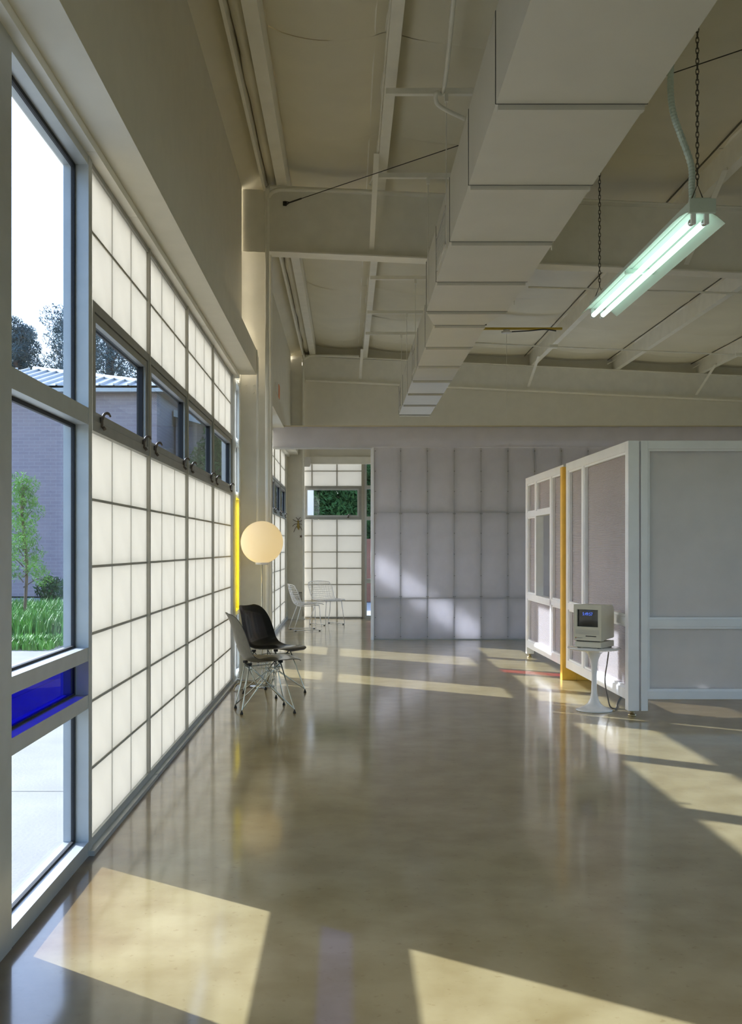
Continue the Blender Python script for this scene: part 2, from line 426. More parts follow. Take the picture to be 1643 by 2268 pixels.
# ------------------------------------------------------------------ translucent grid wall (left)
CELL = .305; ROWS = [.06 + CELL * i for i in range(7)]             # .06 ... 1.89
TOPROWS = [2.49, 2.80, 3.10]
_cache = {}
def pane_mesh(w, h, axis, m, th=.03, key=''):
    k = (round(w, 3), round(h, 3), axis, key)
    if k not in _cache:
        bm = B((-th / 2, th / 2, -w / 2, w / 2, -h / 2, h / 2)) if axis == 'x' else B((-w / 2, w / 2, -th / 2, th / 2, -h / 2, h / 2))
        _cache[k] = mesh_of('translucent_pane', bm, m)
    return _cache[k]
def grid_panel(parent, a, b, axis, p, inward, ncol=3, bands=None, bar=.006):
    """one translucent panel between a and b along the wall, cells in bands; p is the face position, inward = +1/-1 normal to the room"""
    w = (b - a) / ncol
    for rows in bands or (ROWS, TOPROWS):
        for z0, z1 in zip(rows, rows[1:]):
            me = pane_mesh(w - .004, z1 - z0 - .004, axis, M['kal'])
            for i in range(ncol):
                c = a + (i + .5) * w
                loc = (p - inward * .022, c, (z0 + z1) / 2) if axis == 'x' else (c, p - inward * .022, (z0 + z1) / 2)
                piece('translucent_pane', me, parent, loc)
        for i in range(1, ncol):
            c = a + i * w; hb = .0035
            bb = (p - .014, p - .0062, c - hb, c + hb, rows[0], rows[-1]) if axis == 'x' else (c - hb, c + hb, p - .002, p + .012, rows[0], rows[-1])
            obj('grid_bar', B(bb), M['grid'], parent)
        for z in rows[1:-1]:
            hb = bar
            bb = (p - .014, p - .003, a, b, z - hb, z + hb) if axis == 'x' else (a, b, p - .003, p + .012, z - hb, z + hb)
            obj('grid_bar', B(bb), M['grid'], parent)
wall = struct('wall_left', 'translucent white gridded wall along the left side, before the globe lamp')
PANELS = [(4.56, 5.87), (5.87, 7.27), (7.27, 8.68), (8.68, 10.09)]
for a, b in PANELS: grid_panel(wall, a, b, 'x', XW, 1)
for y in (5.87, 7.27, 8.68): obj('mullion', B((XW - .045, XW + .012, y - .013, y + .013, .06, 3.10)), M['grid'], wall)
obj('sill_angle', B((XW - .06, XW + .006, 4.47, 10.43, 0.0, .06)), M['alu'], wall)
obj('head_angle', B((XW - .06, XW + .006, 4.47, 10.43, 3.075, 3.10)), M['alud'], wall)
bs = obj('baseboard_left', B((XW + .006, XW + .035, 4.48, 6.0, 0, .022), (XW + .006, XW + .033, 6.012, 10.4, 0, .022)), M['alu']); tag(bs, 'aluminium floor channel along the foot of the gridded wall', 'baseboard', kind='structure')
# coarse panels behind the camera
wb2 = struct('wall_left_rear', 'plain cream wall left of and behind the camera, out of view')
for a in (-4.0, -2.375, -.75, .875):
    obj('wall_board', B((XW - .10, XW - .007, a, a + 1.62, 0, 3.1)), M['paint'], wb2)
# second bay
wall2 = struct('wall_left_beyond', 'translucent gridded wall beyond the first column, near the wire chairs')
P2 = [(11.86, 13.05), (14.62, 16.02), (16.02, 17.42), (17.42, 18.82)]
for a, b in P2: grid_panel(wall2, a, b, 'x', XW, 1)
for y in (13.05, 14.62, 16.02, 17.42, 18.82): obj('mullion', B((XW - .045, XW + .012, y - .013, y + .013, .06, 3.10)), M['grid'], wall2)
obj('sill_angle', B((XW - .06, XW + .02, 11.82, 19.28, 0.0, .06)), M['alu'], wall2)
obj('corner_cover', B((XW - .06, XW + .006, 18.83, 19.6, .06, 3.1)), M['paint'], wall2)

# ------------------------------------------------------------------ windows
def latch_bm(x, y, z, s=1):
    bm = bmesh.new()
    box(bm, x, x + .012, y - .009, y + .009, z - .038, z + .010)
    tube(bm, smooth_path([(x + .008, y, z + .0), (x + .016, y, z + .022), (x + .026, y + .006, z + .030), (x + .034, y + .020, z + .028), (x + .038, y + .034, z + .018)], 4), [.007] * 13 + [.005] * 4, 8)
    tube(bm, [(x + .012, y, z - .035), (x + .022, y, z - .05)], .008, 8)
    return bm
def awning(idx, label, a, b, latches=2, parentx=XW):
    t = struct('window_%d' % idx, label, 'window'); x = parentx
    z0, z1 = 1.895, 2.485; f = .035
    fr = B((x - .055, x + .008, a, b, z0, z0 + .05), (x - .055, x + .008, a, b, z1 - .045, z1), (x - .055, x + .008, a, a + f, z0 + .05, z1 - .045), (x - .055, x + .008, b - f, b, z0 + .05, z1 - .045))
    obj('outer_frame', fr, M['alud'], t)
    a2, b2, z2, z3 = a + f + .004, b - f - .004, z0 + .054, z1 - .049; s = .038
    obj('sash', B((x - .04, x + .002, a2, b2, z2, z2 + s), (x - .04, x + .002, a2, b2, z3 - s, z3), (x - .04, x + .002, a2, a2 + s, z2 + s, z3 - s), (x - .04, x + .002, b2 - s, b2, z2 + s, z3 - s)), M['alud'], t)
    obj('gasket', B((x - .046, x - .036, a2 + s - .001, b2 - s + .001, z3 - s - .012, z3 - s + .001), (x - .046, x - .012, b2 - s - .010, b2 - s + .001, z2 + s, z3 - s)), M['gasket'], t)
    obj('pane', B((x - .030, x - .024, a2 + s, b2 - s, z2 + s, z3 - s)), M['glass'], t)
    for q in ((a2 + .12, b2 - .12) if latches == 2 else (b2 - .12,)):
        obj('latch', latch_bm(x + .004, q, z2 + .015), M['bronze'], t, True)
    return t
names = ['hinged clear window with bronze latches nearest the big storefront window', 'hinged clear window, second along the gridded wall', 'hinged clear window, third along the gridded wall', 'hinged clear window, last before the yellow glass strip']
for i, (a, b) in enumerate(PANELS): awning(i + 2, names[i], a + .013 if i else a, b - .013)
for i, (a, b) in enumerate(P2):
    awning(i + 9, ['hinged window just beyond the first column, hidden from view', 'hinged window in the far bay, first of the row', 'hinged window of the far bay, left of the two seen beyond the lamp', 'hinged window of the far bay, right of the two seen beyond the lamp'][i], a + .013, b - .013)

def storefront(idx, label, a, b, rails, panes, mull=(.05, .05), mids=(), zt=3.10):
    """aluminium storefront in the left wall: rails = (z0,z1), panes = (z0,z1,material,ya,yb)"""
    t = struct('window_%d' % idx, label, 'window'); x = XW
    for (y0, y1) in ((a, a + mull[0]), (b - mull[1], b)) + tuple(mids):
        obj('mullion', B((x - .10, x + .012, y0, y1, 0, zt)), M['alu'], t)
    for z0, z1 in rails:
        obj('rail', B((x - .10, x + .010, a + mull[0], b - mull[1], z0, z1)), M['alu'], t)
    for z0, z1, m, y0, y1 in panes:
        obj('pane', B((x - .058, x - .050, y0, y1, z0, z1)), m, t)
        if m is M['glassy']: continue
        g = .016
        obj('gasket', B((x - .062, x - .046, y1 - g, y1, z0, z1), (x - .062, x - .046, y0, y0 + g, z0, z1), (x - .062, x - .046, y0 + g, y1 - g, z0, z0 + g * .6), (x - .062, x - .046, y0 + g, y1 - g, z1 - g, z1)), M['gasket'], t)
    return t
# near storefront bay with the cobalt pane
a, b = 3.36, 4.53
storefront(1, 'large aluminium storefront window with a cobalt blue pane at the left edge', a, b,
    [(0, .065), (.655, .715), (.865, .925), (1.91, 1.985), (3.06, 3.10)],
    [(.065, .655, M['glass'], a + .085, b - .06), (.715, .865, M['glassb'], a + .085, b - .06), (.925, 1.91, M['glass'], a + .085, b - .06), (1.985, 3.06, M['glass'], a + .085, b - .06)], (.085, .06))
storefront(6, 'aluminium storefront window at the very left edge of the picture', 2.50, 3.36,  # lowest pane is solid aluminium, added to keep sun off the near floor
    [(0, .065), (.655, .715), (.865, .925), (1.91, 1.985), (3.06, 3.10)],
    [(.065, .655, M['alu'], 2.56, 3.30), (.715, .865, M['glassb'], 2.56, 3.30), (.925, 1.91, M['glass'], 2.56, 3.30), (1.985, 3.06, M['glass'], 2.56, 3.30)], (.06, .06))
storefront(7, 'narrow storefront strip with yellow glass beside the cream column', 10.10, 11.84,
    [(0, .065), (.67, .715), (1.88, 1.945), (2.45, 2.50), (3.06, 3.10)],
    [(.065, .67, M['glass'], 10.40, 10.98), (.715, 1.88, M['glassy'], 10.40, 10.98), (1.945, 2.45, M['glass'], 10.40, 10.98), (2.5, 3.06, M['glass'], 10.40, 10.98),
     (.065, .67, M['glass'], 11.04, 11.78), (.715, 1.88, M['glass'], 11.04, 11.78), (1.945, 2.45, M['glass'], 11.04, 11.78), (2.5, 3.06, M['glass'], 11.04, 11.78)], (.30, .06), ((10.98, 11.04),))
storefront(8, 'storefront window with a narrow red pane, hidden behind the first column', 13.06, 14.60,
    [(0, .065), (.67, .715), (1.88, 1.945), (2.45, 2.50), (3.06, 3.10)],
    [(.065, .67, M['glass'], 13.50, 14.54), (.715, 1.88, M['glass'], 13.50, 14.54), (1.945, 2.45, M['glass'], 13.50, 14.54), (2.5, 3.06, M['glass'], 13.50, 14.54), (1.945, 2.45, M['glassr'], 13.10, 13.45), (.065, .67, M['alu'], 13.10, 13.45), (.715, 1.88, M['alu'], 13.10, 13.45), (2.5, 3.06, M['alu'], 13.10, 13.45)], (.04, .06), ((13.45, 13.50),))

# far end glazing
YF = 19.60
wg = struct('wall_end_lower', 'white gridded translucent end wall behind the wire chairs')
sx = 2240 / YF
colx = [-.852, -.684, -.200, .276]
def band(rows, parent, cs):
    for z0, z1 in zip(rows, rows[1:]):
        for c0, c1 in zip(cs, cs[1:]):
            me = pane_mesh(c1 - c0 - .004, z1 - z0 - .004, 'y', M['kal'])
            piece('translucent_pane', me, parent, ((c0 + c1) / 2, YF + .022, (z0 + z1) / 2))
    for c in cs[1:-1]: obj('grid_bar', B((c - .011, c + .011, YF - .003, YF + .012, rows[0], rows[-1])), M['grid'], parent)
    for z in rows[1:-1]: obj('grid_bar', B((cs[0], cs[-1], YF - .004, YF + .012, z - .009, z + .009)), M['grid'], parent)
R2 = [.02 + .3155 * i for i in range(7)]; T2 = [2.56, 2.85, 3.10]
band(R2, wg, colx); band(T2, wg, colx)
obj('jamb', B((.276, .335, YF - .02, YF + .05, 0, 3.10)), M['grid'], wg)
obj('sill_angle', B((-.86, .30, YF - .02, YF + .05, 0, .025)), M['alud'], wg)
t = struct('window_13', 'wide clear window in the end wall looking on dark trees', 'window')
z0, z1 = 1.915, 2.56; a, b = -.852, .276; f = .05
obj('outer_frame', B((a, b, YF - .012, YF + .05, z0, z0 + f), (a, b, YF - .012, YF + .05, z1 - f, z1), (a, a + f, YF - .012, YF + .05, z0 + f, z1 - f), (b - f, b, YF - .012, YF + .05, z0 + f, z1 - f)), M['alud'], t)
obj('sash', B((a + f, b - f, YF - .002, YF + .04, z0 + f, z0 + f + .03), (a + f, b - f, YF - .002, YF + .04, z1 - f - .03, z1 - f), (a + f, a + f + .03, YF - .002, YF + .04, z0 + f + .03, z1 - f - .03), (b - f - .03, b - f, YF - .002, YF + .04, z0 + f + .03, z1 - f - .03)), M['alu'], t)
obj('pane', B((a + f + .03, b - f - .03, YF + .02, YF + .026, z0 + f + .03, z1 - f - .03)), M['glass'], t)
bm = bmesh.new(); box(bm, .0, .03, YF - .035, YF - .012, z0 + .03, z0 + .06); tube(bm, [(.015, YF - .03, z0 + .055), (.02, YF - .06, z0 + .09), (.07, YF - .07, z0 + .085)], .008, 8)
obj('latch', bm, M['bronze'], t, True)
t = struct('window_14', 'tall narrow storefront strip at the right end of the far glazing', 'window')
obj('mullion', B((.336, .376, YF - .05, YF + .06, 0, 3.10)), M['alu'], t); obj('mullion', B((.56, .64, YF - .05, YF + .06, 0, 3.10)), M['alu'], t)
ZR = [(0, .05), (.68, .76), (1.90, 1.97), (2.50, 2.57), (3.04, 3.10)]
for z0, z1 in ZR: obj('rail', B((.376, .56, YF - .05, YF + .06, z0, z1)), M['alu'], t)
for (q, r0), (r1, s) in zip(ZR, ZR[1:]):
    obj('pane', B((.376, .56, YF + .0, YF + .008, r0, r1)), M['glass'], t)
wg2 = struct('window_16', 'hidden clear glazing added in the end wall to brighten the middle partition', 'window')  # added glazing, lets sun in behind the partition so it looks brighter
for i in range(3):
    xa_ = .64 + 1.52 * i
    obj('mullion', B((xa_ + .002, xa_ + .06, YF - .05, YF + .06, 0, 3.10)), M['alu'], wg2)
    for z0, z1 in ((.05, 1.93), (1.98, 3.04)): obj('pane', B((xa_ + .06, xa_ + 1.52, YF, YF + .008, z0, z1)), M['glass'], wg2)
    for z0, z1 in ((0, .05), (1.93, 1.98), (3.04, 3.10)): obj('rail', B((xa_ + .06, xa_ + 1.52, YF - .05, YF + .06, z0, z1)), M['alu'], wg2)

# ------------------------------------------------------------------ middle translucent wall
YM = 15.0; sm = 2240 / YM
wm = struct('wall_middle', 'translucent white partition wall across the far middle of the room')
X0 = .395; zrows = [.012, .616, 1.89, 2.846]
cw = .397
ncol = 20
for i in range(ncol):
    xa = X0 + i * cw
    for z0, z1 in zip(zrows, zrows[1:]):
        me = pane_mesh(cw - .003, z1 - z0 - .003, 'y', M['part'], .008, 'part')
        piece('wall_sheet', me, wm, (xa + cw / 2, YM, (z0 + z1) / 2))
    me = pane_mesh(cw - .003, 2.82, 'y', M['part'], .008, 'partb')
    piece('back_sheet', me, wm, (xa + cw / 2, YM + .10, 1.42))
    obj('stud', B((xa - .012, xa + .012, YM + .006, YM + .09, .012, 2.846)), M['alu'], wm)
    for z in (.05, .33, .616, .9, 1.3, 1.6, 1.89, 2.2, 2.5, 2.8):
        pass
for z in zrows[1:3]: obj('cross_stud', B((X0, X0 + ncol * cw, YM + .006, YM + .09, z - .012, z + .012)), M['alu'], wm)
bm = bmesh.new()
for i in range(12):
    for z in (.05, .33, .64, .95, 1.27, 1.58, 1.87, 2.2, 2.5, 2.80):
        for dx in (-.012, .012) if z in (.64, 1.87) else (0,):
            x = X0 + i * cw + .02 * (i == 0) + dx
            box(bm, x - .006, x + .006, YM - .010, YM - .003, z - .006, z + .006)
so = obj('screw_heads', bm, M['alud'], wm); so['kind'] = 'stuff'
obj('end_trim', B((X0 - .045, X0 - .002, YM - .02, YM + .12, 0, 2.87)), M['white'], wm)
obj('bottom_track', B((X0, X0 + ncol * cw, YM - .004, YM + .11, 0, .012)), M['alud'], wm)
hd = struct('trim_1', 'grey translucent header beam spanning above the doorway and middle partition', 'beam')
obj('face_sheet', B((-1.10, X0 + ncol * cw, YM - .045, YM - .037, 2.852, 3.155)), M['part'], hd)
obj('back_sheet', B((-1.10, X0 + ncol * cw, YM + .13, YM + .138, 2.852, 3.155)), M['part'], hd)
obj('top_edge', B((-1.10, X0 + ncol * cw, YM - .05, YM + .14, 3.155, 3.172)), M['cordw'], hd)
obj('bottom_edge', B((-1.10, X0 - .03, YM - .05, YM + .14, 2.838, 2.852)), M['polyf'], hd)

# ------------------------------------------------------------------ partition screens
def screen(name, label, P0, P1, stiles, rails, panels, feet, th=.09):
    P0, P1 = Vector(P0), Vector(P1); d = P1 - P0
    t = thing(name, label, 'partition', (P0.x, P0.y, 0), math.atan2(d.y, d.x))
    for s0, s1, z0, z1 in stiles: obj('stile', B((s0, s1, -th / 2, th / 2, z0, z1), bev=.003), M['white'], t)
    for s0, s1, z0, z1 in rails: obj('rail', B((s0, s1, -th / 2, th / 2, z0, z1), bev=.003), M['white'], t)
    for s0, s1, z0, z1, m, off in panels:
        obj('translucent_panel', B((s0 - .01, s1 + .01, off - .004, off + .004, z0 - .01, z1 + .01)), m, t)
        w = .018
        for sg in (1, -1):
            y0, y1 = (off + .004, th / 2 - .012) if sg > 0 else (-th / 2 + .012, off - .004)
            obj('stop_bead', B((s0, s1, y0, y1, z0, z0 + w), (s0, s1, y0, y1, z1 - w, z1), (s0, s0 + w, y0, y1, z0 + w, z1 - w), (s1 - w, s1, y0, y1, z0 + w, z1 - w)), M['white'], t)
    for s in feet:
        bm = bmesh.new(); lathe(bm, [(0, 0), (.032, 0), (.034, .008), (.022, .018), (.010, .022), (.010, .045), (0, .045)], s, 0, 20)
        lathe(bm, [(0, .028), (.018, .028), (.018, .036), (0, .036)], s, 0, 6)
        obj('levelling_foot', bm, M['brass'], t, True)
    return t
ZT = 2.232
XS0, YS0 = 2.315, 8.175; XS1, YS1 = 2.275, 12.66
dS = Vector((XS1 - XS0, YS1 - YS0)); LS = dS.length; uS = dS / LS
def PS(s): return (XS0 + uS.x * s, YS0 + uS.y * s)
s1 = 2.24
screen('partition_screen', 'white framed polycarbonate screen behind the computer table, up to the yellow post', PS(0), PS(s1),
    [(0, .09, .045, ZT), (1.50, 1.58, .215, 2.15), (2.15, 2.24, .13, ZT)],
    [(.09, 2.15, 2.15, ZT), (.09, 2.15, .735, .80), (.09, 2.15, .13, .215)],
    [(.09, 1.50, .80, 2.15, M['poly'], 0), (1.58, 2.15, .80, 2.15, M['poly'], 0), (.09, 1.50, .215, .735, M['poly'], 0), (1.58, 2.15, .215, .735, M['poly'], 0)], [.05])
sB = 2.36
Q = LS - sB
screen('partition_screen', 'white framed polycarbonate screen with an open square, beyond the yellow post', PS(sB), PS(LS),
    [(0, .07, .13, ZT), (Q - .09, Q, .045, ZT), (.60, .68, .215, 2.15), (1.46, 1.54, .80, 2.15)],
    [(.07, Q - .09, 2.15, ZT), (.07, Q - .09, .735, .80), (.07, Q - .09, .13, .215), (.68, 1.46, 1.74, 1.80), (1.54, Q - .09, 1.74, 1.80)],
    [(.07, .60, .80, 2.15, M['poly'], 0), (.07, .60, .215, .735, M['poly'], 0), (.68, Q - .09, .215, .735, M['poly'], 0),
     (.68, 1.46, 1.80, 2.15, M['poly'], 0), (1.54, Q - .09, 1.80, 2.15, M['poly'], 0), (1.54, Q - .09, .80, 1.74, M['poly'], 0)], [Q - .05])
screen('partition_screen', 'wide frosted white screen facing the room at the right edge', (2.375, 8.22), (4.25, 8.22),
    [(0, .055, .045, ZT), (1.80, 1.875, .045, ZT)],
    [(.055, 1.80, 2.165, ZT), (.055, 1.80, .727, .785), (.055, 1.80, .14, .205)],
    [(.055, 1.80, .785, 2.165, M['polyf'], 0), (.055, 1.80, .205, .727, M['polyf'], 0)], [1.83])
yp = thing('yellow_post', 'yellow wooden post standing between the two side screens', 'post', (2.28, 10.475, 0))
obj('post', B((-.065, .085, -.048, .048, 0, 2.20), bev=.003), M['yellow'], yp)
obj('foot_board', B((.087, .30, -.048, .02, 0, .125), bev=.003), M['yellow'], yp)

# ------------------------------------------------------------------ duct
ZD, ZDT = CAMH + 2.33, CAMH + 2.82
dk = thing('air_duct', 'big square cream air duct running along the ceiling', 'duct', (1.175, 2.0, ZD))
def wpt(o_, bm):
    for v in bm.verts: v.co -= Vector(o_.location)
    return bm
def dsec(x0, x1, y0, y1, zt=ZDT):
    obj('duct_section', wpt(dk, B((x0, x1, y0 + .002, y1 - .002, ZD, zt))), M['duct'], dk)
def dflange(x0, x1, y, zt=ZDT, both=True):
    obj('joint_flange', wpt(dk, B((x0 + .012, x1 - .012, y + .008, y + .05, ZD - .028, ZD), (x0 - .004, x0, y + .006, y + .02, ZD, zt), (x1, x1 + .004, y + .006, y + .02, ZD, zt))), M['duct'], dk)
    obj('joint_line', wpt(dk, B((x0 - .003, x1 + .003, y - .003, y + .003, ZD - .0015, zt))), M['ductline'], dk)
xa, xb = .780, 1.575
js = [.54, 1.73, 2.93, 4.12, 5.31, 6.50, 7.70, 8.87, 9.97]
for y0, y1 in zip(js, js[1:]): dsec(xa, xb, y0, y1)
for y in js[1:]: dflange(xa, xb, y)
xc, xd = .905, 1.435
bm = bmesh.new()
va = [bm.verts.new(q) for q in ((xa, 9.99, ZD), (xb, 9.99, ZD), (xb, 9.99, ZDT), (xa, 9.99, ZDT))]
vb = [bm.verts.new(q) for q in ((xc, 10.59, ZD), (xd, 10.59, ZD), (xd, 10.59, ZDT), (xc, 10.59, ZDT))]
bm.faces.new(va); bm.faces.new(vb[::-1])
for i in range(4): bm.faces.new((va[i], vb[i], vb[(i + 1) % 4], va[(i + 1) % 4]))
bmesh.ops.recalc_face_normals(bm, faces=bm.faces)
obj('taper_section', wpt(dk, bm), M['duct'], dk)
js2 = [10.59, 11.75, 12.98, 14.1, 15.3, 16.5, 17.7]
for y0, y1 in zip(js2, js2[1:]): dsec(xc, xd + .02, y0, y1)
for y in js2: dflange(xc, xd + .02, y)
def grille(x, y0, y1, z0, z1):
    bm = B((x - .012, x, y0, y1, z0, z0 + .02), (x - .012, x, y0, y1, z1 - .02, z1), (x - .012, x, y0, y0 + .02, z0, z1), (x - .012, x, y1 - .02, y1, z0, z1))
    g = obj('grille', wpt(dk, bm), M['duct'], dk)
    obj('grille_shadow', wpt(dk, B((x - .003, x - .001, y0 + .02, y1 - .02, z0 + .02, z1 - .02))), M['slot'], g)
    k = int((z1 - z0 - .04) / .03)
    for i in range(k):
        z = z0 + .03 + i * .03
        obj('louvre', wpt(dk, B((x - .010, x - .004, y0 + .02, y1 - .02, z, z + .012))), M['duct'], g)
grille(xa, 7.95, 8.75, ZD + .06, ZD + .36)
grille(xc, 13.4, 14.0, ZD + .06, ZD + .36)
grille(xc, 17.0, 17.6, ZD + .06, ZD + .36)

# trapeze hangers: a channel under the purlins with two rods down to the duct
hl = ['nearest the camera', 'second from the camera, before the deep rafter', 'third, just beyond the deep rafter', 'fourth from the camera, beyond the deep rafter', 'farthest from the camera']
for i, y in enumerate((7.85, 9.62, 13.26, 15.2, 16.7)):
    zz = min(zp(.30), zp(1.95)) - .005
    t = thing('duct_hanger', 'cream channel with thin rods hanging the duct, %s' % hl[i], 'hanger', (1.15, y, ZD), group='hangers of the air duct')
    L, R = (-.85, .92)
    zr = zz - ZD
    obj('channel', B((L, R, -.022, .022, zr - .045, zr - .04), (L, R, -.022, -.018, zr - .04, zr), (L, R, .018, .022, zr - .04, zr)), M['steel'], t)
    wx = (.78 - 1.15 - .012, 1.575 - 1.15 + .012) if y < 10 else (.905 - 1.15 - .012, 1.455 - 1.15 + .012)
    for x in wx:
        obj('rod', T([(x, 0, -.02), (x, 0, zr - .005)], r=.0045, seg=6), M['steel'], t)
        obj('clip', B((x - .014, x + .014, -.02, .02, zr - .10, zr - .045)), M['steel'], t)

# flange braces from purlins to rafters
def brace(label, x, yr, dy, depth):
    z1 = zp(x) - .002; z0 = zp(x) - depth
    y1 = yr - dy
    t = bmesh.new()
    d = Vector((0, yr - .03 - y1, z0 + .03 - z1)); d.normalize(); up = Vector((1, 0, 0)); w = d.cross(up)
    A = Vector((x - .03, y1, z1)); Bp = Vector((x - .05, yr - .03, z0 + .03))
    def bar(h0, h1, g0, g1):
        vv = []
        for P in (A, Bp):
            for hh, gg in ((h0, g0), (h1, g0), (h1, g1), (h0, g1)): vv.append(t.verts.new(P + up * hh + w * gg))
        for q in ((0, 1, 2, 3), (7, 6, 5, 4), (0, 4, 5, 1), (1, 5, 6, 2), (2, 6, 7, 3), (3, 7, 4, 0)): t.faces.new([vv[k] for k in q])
    bar(-.025, .025, -.002, .002); bar(.021, .025, -.04, -.002)
    bmesh.ops.recalc_face_normals(t, faces=t.faces)
    o = obj('flange_brace', t, M['steel']); tag(o, label, 'brace', 'flange braces of the rafters')
brace('cream angle brace from the purlin to the deep rafter, left of the duct', PUR[0], 10.39, 1.05, .62)
brace('cream angle brace by the near end of the hanging fluorescent light', PUR[2], 10.39, 1.05, .62)
brace('small cream brace on the end wall rafter, left of the duct', PUR[0], 19.44, .9, .44)
brace('cream brace on the end wall rafter, right of the yellow strut', PUR[2], 19.44, 1.0, .44)
brace('cream brace on the end wall rafter near the right picture edge', PUR[4], 19.44, 1.0, .44)
for x in (PUR[3] - .25, PUR[4] - .25):
    o = obj('purlin_clip', T([(x, 19.0, zp(x) + .02), (x + .22, 19.2, zp(x) + .14)], r=.008, seg=6), M['steel'])
    tag(o, 'thin cream stay beside the %s purlin at the end wall' % ('second' if x < 5 else 'third'), 'stay', 'stays at the end wall')

# bracing cables under the roof
o = thing('brace_cable', 'thin dark diagonal bracing cable running under the purlins', 'cable', (-.64, 10.3, CAMH + 3.53))
p0 = Vector((-.64, 10.39, CAMH + 3.53)); p1 = Vector((5.2, 4.2, CAMH + 3.27)); q = p1 - p0
obj('cable', T([(0, .09, 0), tuple(p1 - Vector(o.location))], r=.0042, seg=6), M['cable'], o)
bm = bmesh.new(); tube(bm, [Vector((0, .09, 0)) + q * .006, Vector((0, .09, 0)) + q * .030], .008, 8); tube(bm, [Vector((0, .075, .02)), Vector((0, .09, 0)) + q * .010, Vector((0, .075, -.02))], .008, 8); box(bm, -.02, .02, .06, .088, -.02, .02)
obj('turnbuckle', bm, M['cable'], o)

# conduits
def conduit(name, label, paths, r, m='steel', boxes=(), cat='conduit'):
    o = obj(name, T(*[smooth_path(p, 5) for p in paths], r=r, seg=8), M[m], None, True)
    tag(o, label, cat)
    for b in boxes: obj('junction_box', B(b), M[m], o)
    return o
def wp(px, py, Y): return ((px - CX) * Y / FPX, Y, CAMH + (CY - py) * Y / FPX)
Yc = 10.27
conduit('conduit', 'cream conduit bending from the first column along the deep rafter',
    [[wp(592, 1510, Yc), wp(592, 900, Yc), wp(592, 450, Yc), wp(594, 438, Yc), wp(600, 428, Yc), wp(612, 422, Yc), wp(640, 420, Yc), wp(810, 424, Yc), wp(824, 428, Yc)]], .022)
Yc = 19.25
conduit('conduit', 'cream conduit bending from the far corner column along the end rafter',
    [[wp(671.5, 1365, Yc), wp(671.5, 1100, Yc), wp(671.5, 806, Yc), wp(674, 796, Yc), wp(682, 790, Yc), wp(700, 788, Yc), wp(795, 789, Yc)]], .024)
conduit('conduit', 'slim cream conduit on the column from the soffit end down behind the lamp',
    [[wp(567, 775, 10.35), wp(569, 790, 10.35), wp(570.5, 815, 10.38), wp(570.5, 1000, 10.38), wp(570.5, 1180, 10.38)]], .012)
conduit('conduit', 'cream ceiling conduit dropping to the duct near the top',
    [[(.585, 4.0, CAMH + 3.62), (.66, 6.0, CAMH + 3.55), wp(985, 186, 7.65), wp(966, 205, 7.70), wp(966, 225, 7.75), wp(975, 236, 7.76), wp(1000, 250, 7.78), wp(1030, 264, 7.8)]], .017)
conduit('cable_run', 'thin wire stapled along the purlin left of the duct ending in a hook',
    [[(PUR[0] + .006, 4.5, zp(.3) + .09), (PUR[0] - .012, 7.5, zp(.3) + .05), (PUR[0] - .015, 9.4, zp(.3) + .02), (PUR[0] - .03, 9.62, zp(.3) - .01), (PUR[0] - .06, 9.85, zp(.3) - .05), (PUR[0] - .085, 9.9, zp(.3) - .08), (PUR[0] - .07, 9.88, zp(.3) - .10)]], .008, cat='wire')
conduit('conduit', 'cream conduit along the deep rafter right of the duct', [[(1.7, 10.25, zp(1.7) - .02), (3.0, 10.25, zp(3) - .02), (6.0, 10.25, zp(6) - .02)]], .014)
conduit('conduit', 'cream conduit crossing under the purlins of the far bay', [[wp(1050, 759, 16.9), wp(1225, 768, 16.9), wp(1640, 786, 16.9), wp(1800, 793, 16.9)]], .014,
    boxes=((wp(1225, 768, 16.9)[0] - .07, wp(1225, 768, 16.9)[0] + .07, 16.86, 16.95, wp(0, 768, 16.9)[2] - .02, wp(0, 768, 16.9)[2] + .03), (wp(1637, 786, 16.9)[0] - .07, wp(1637, 786, 16.9)[0] + .07, 16.86, 16.95, wp(0, 786, 16.9)[2] - .02, wp(0, 786, 16.9)[2] + .03)))
conduit('conduit', 'slim cream conduit hugging the purlins beyond the deep rafter at right', [[wp(1170, 636, 11.6), wp(1640, 650, 11.6), wp(1800, 655, 11.6)]], .012)

# yellow strut with ceiling box and pull cord
Yb = 16.2
t = thing('ceiling_strut', 'yellow strut under the purlins with a round box and thin pull cord', 'strut', (2.6, Yb, zp(2.7) - .04))
z0 = t.location.z
obj('bar', B((-.70, .84, -.02, .02, .0, .035)), M['ybar'], t)
bm = bmesh.new(); lathe(bm, [(0, -.05), (.08, -.05), (.085, -.03), (.05, -.025), (.05, .0), (0, 0)], -.05, 0, 20); obj('ceiling_box', bm, M['outlet'], t, True)
obj('pull_cord', T([(-.05, 0, -.05), (-.05, 0, -1.42)], r=.004, seg=5), M['steel'], t)
obj('whip', T(smooth_path([(.03, 0, -.03), (.3, -.02, -.02), (.55, -.03, .0), (.74, -.02, -.02)], 5), r=.010, seg=6), M['cable'], t)

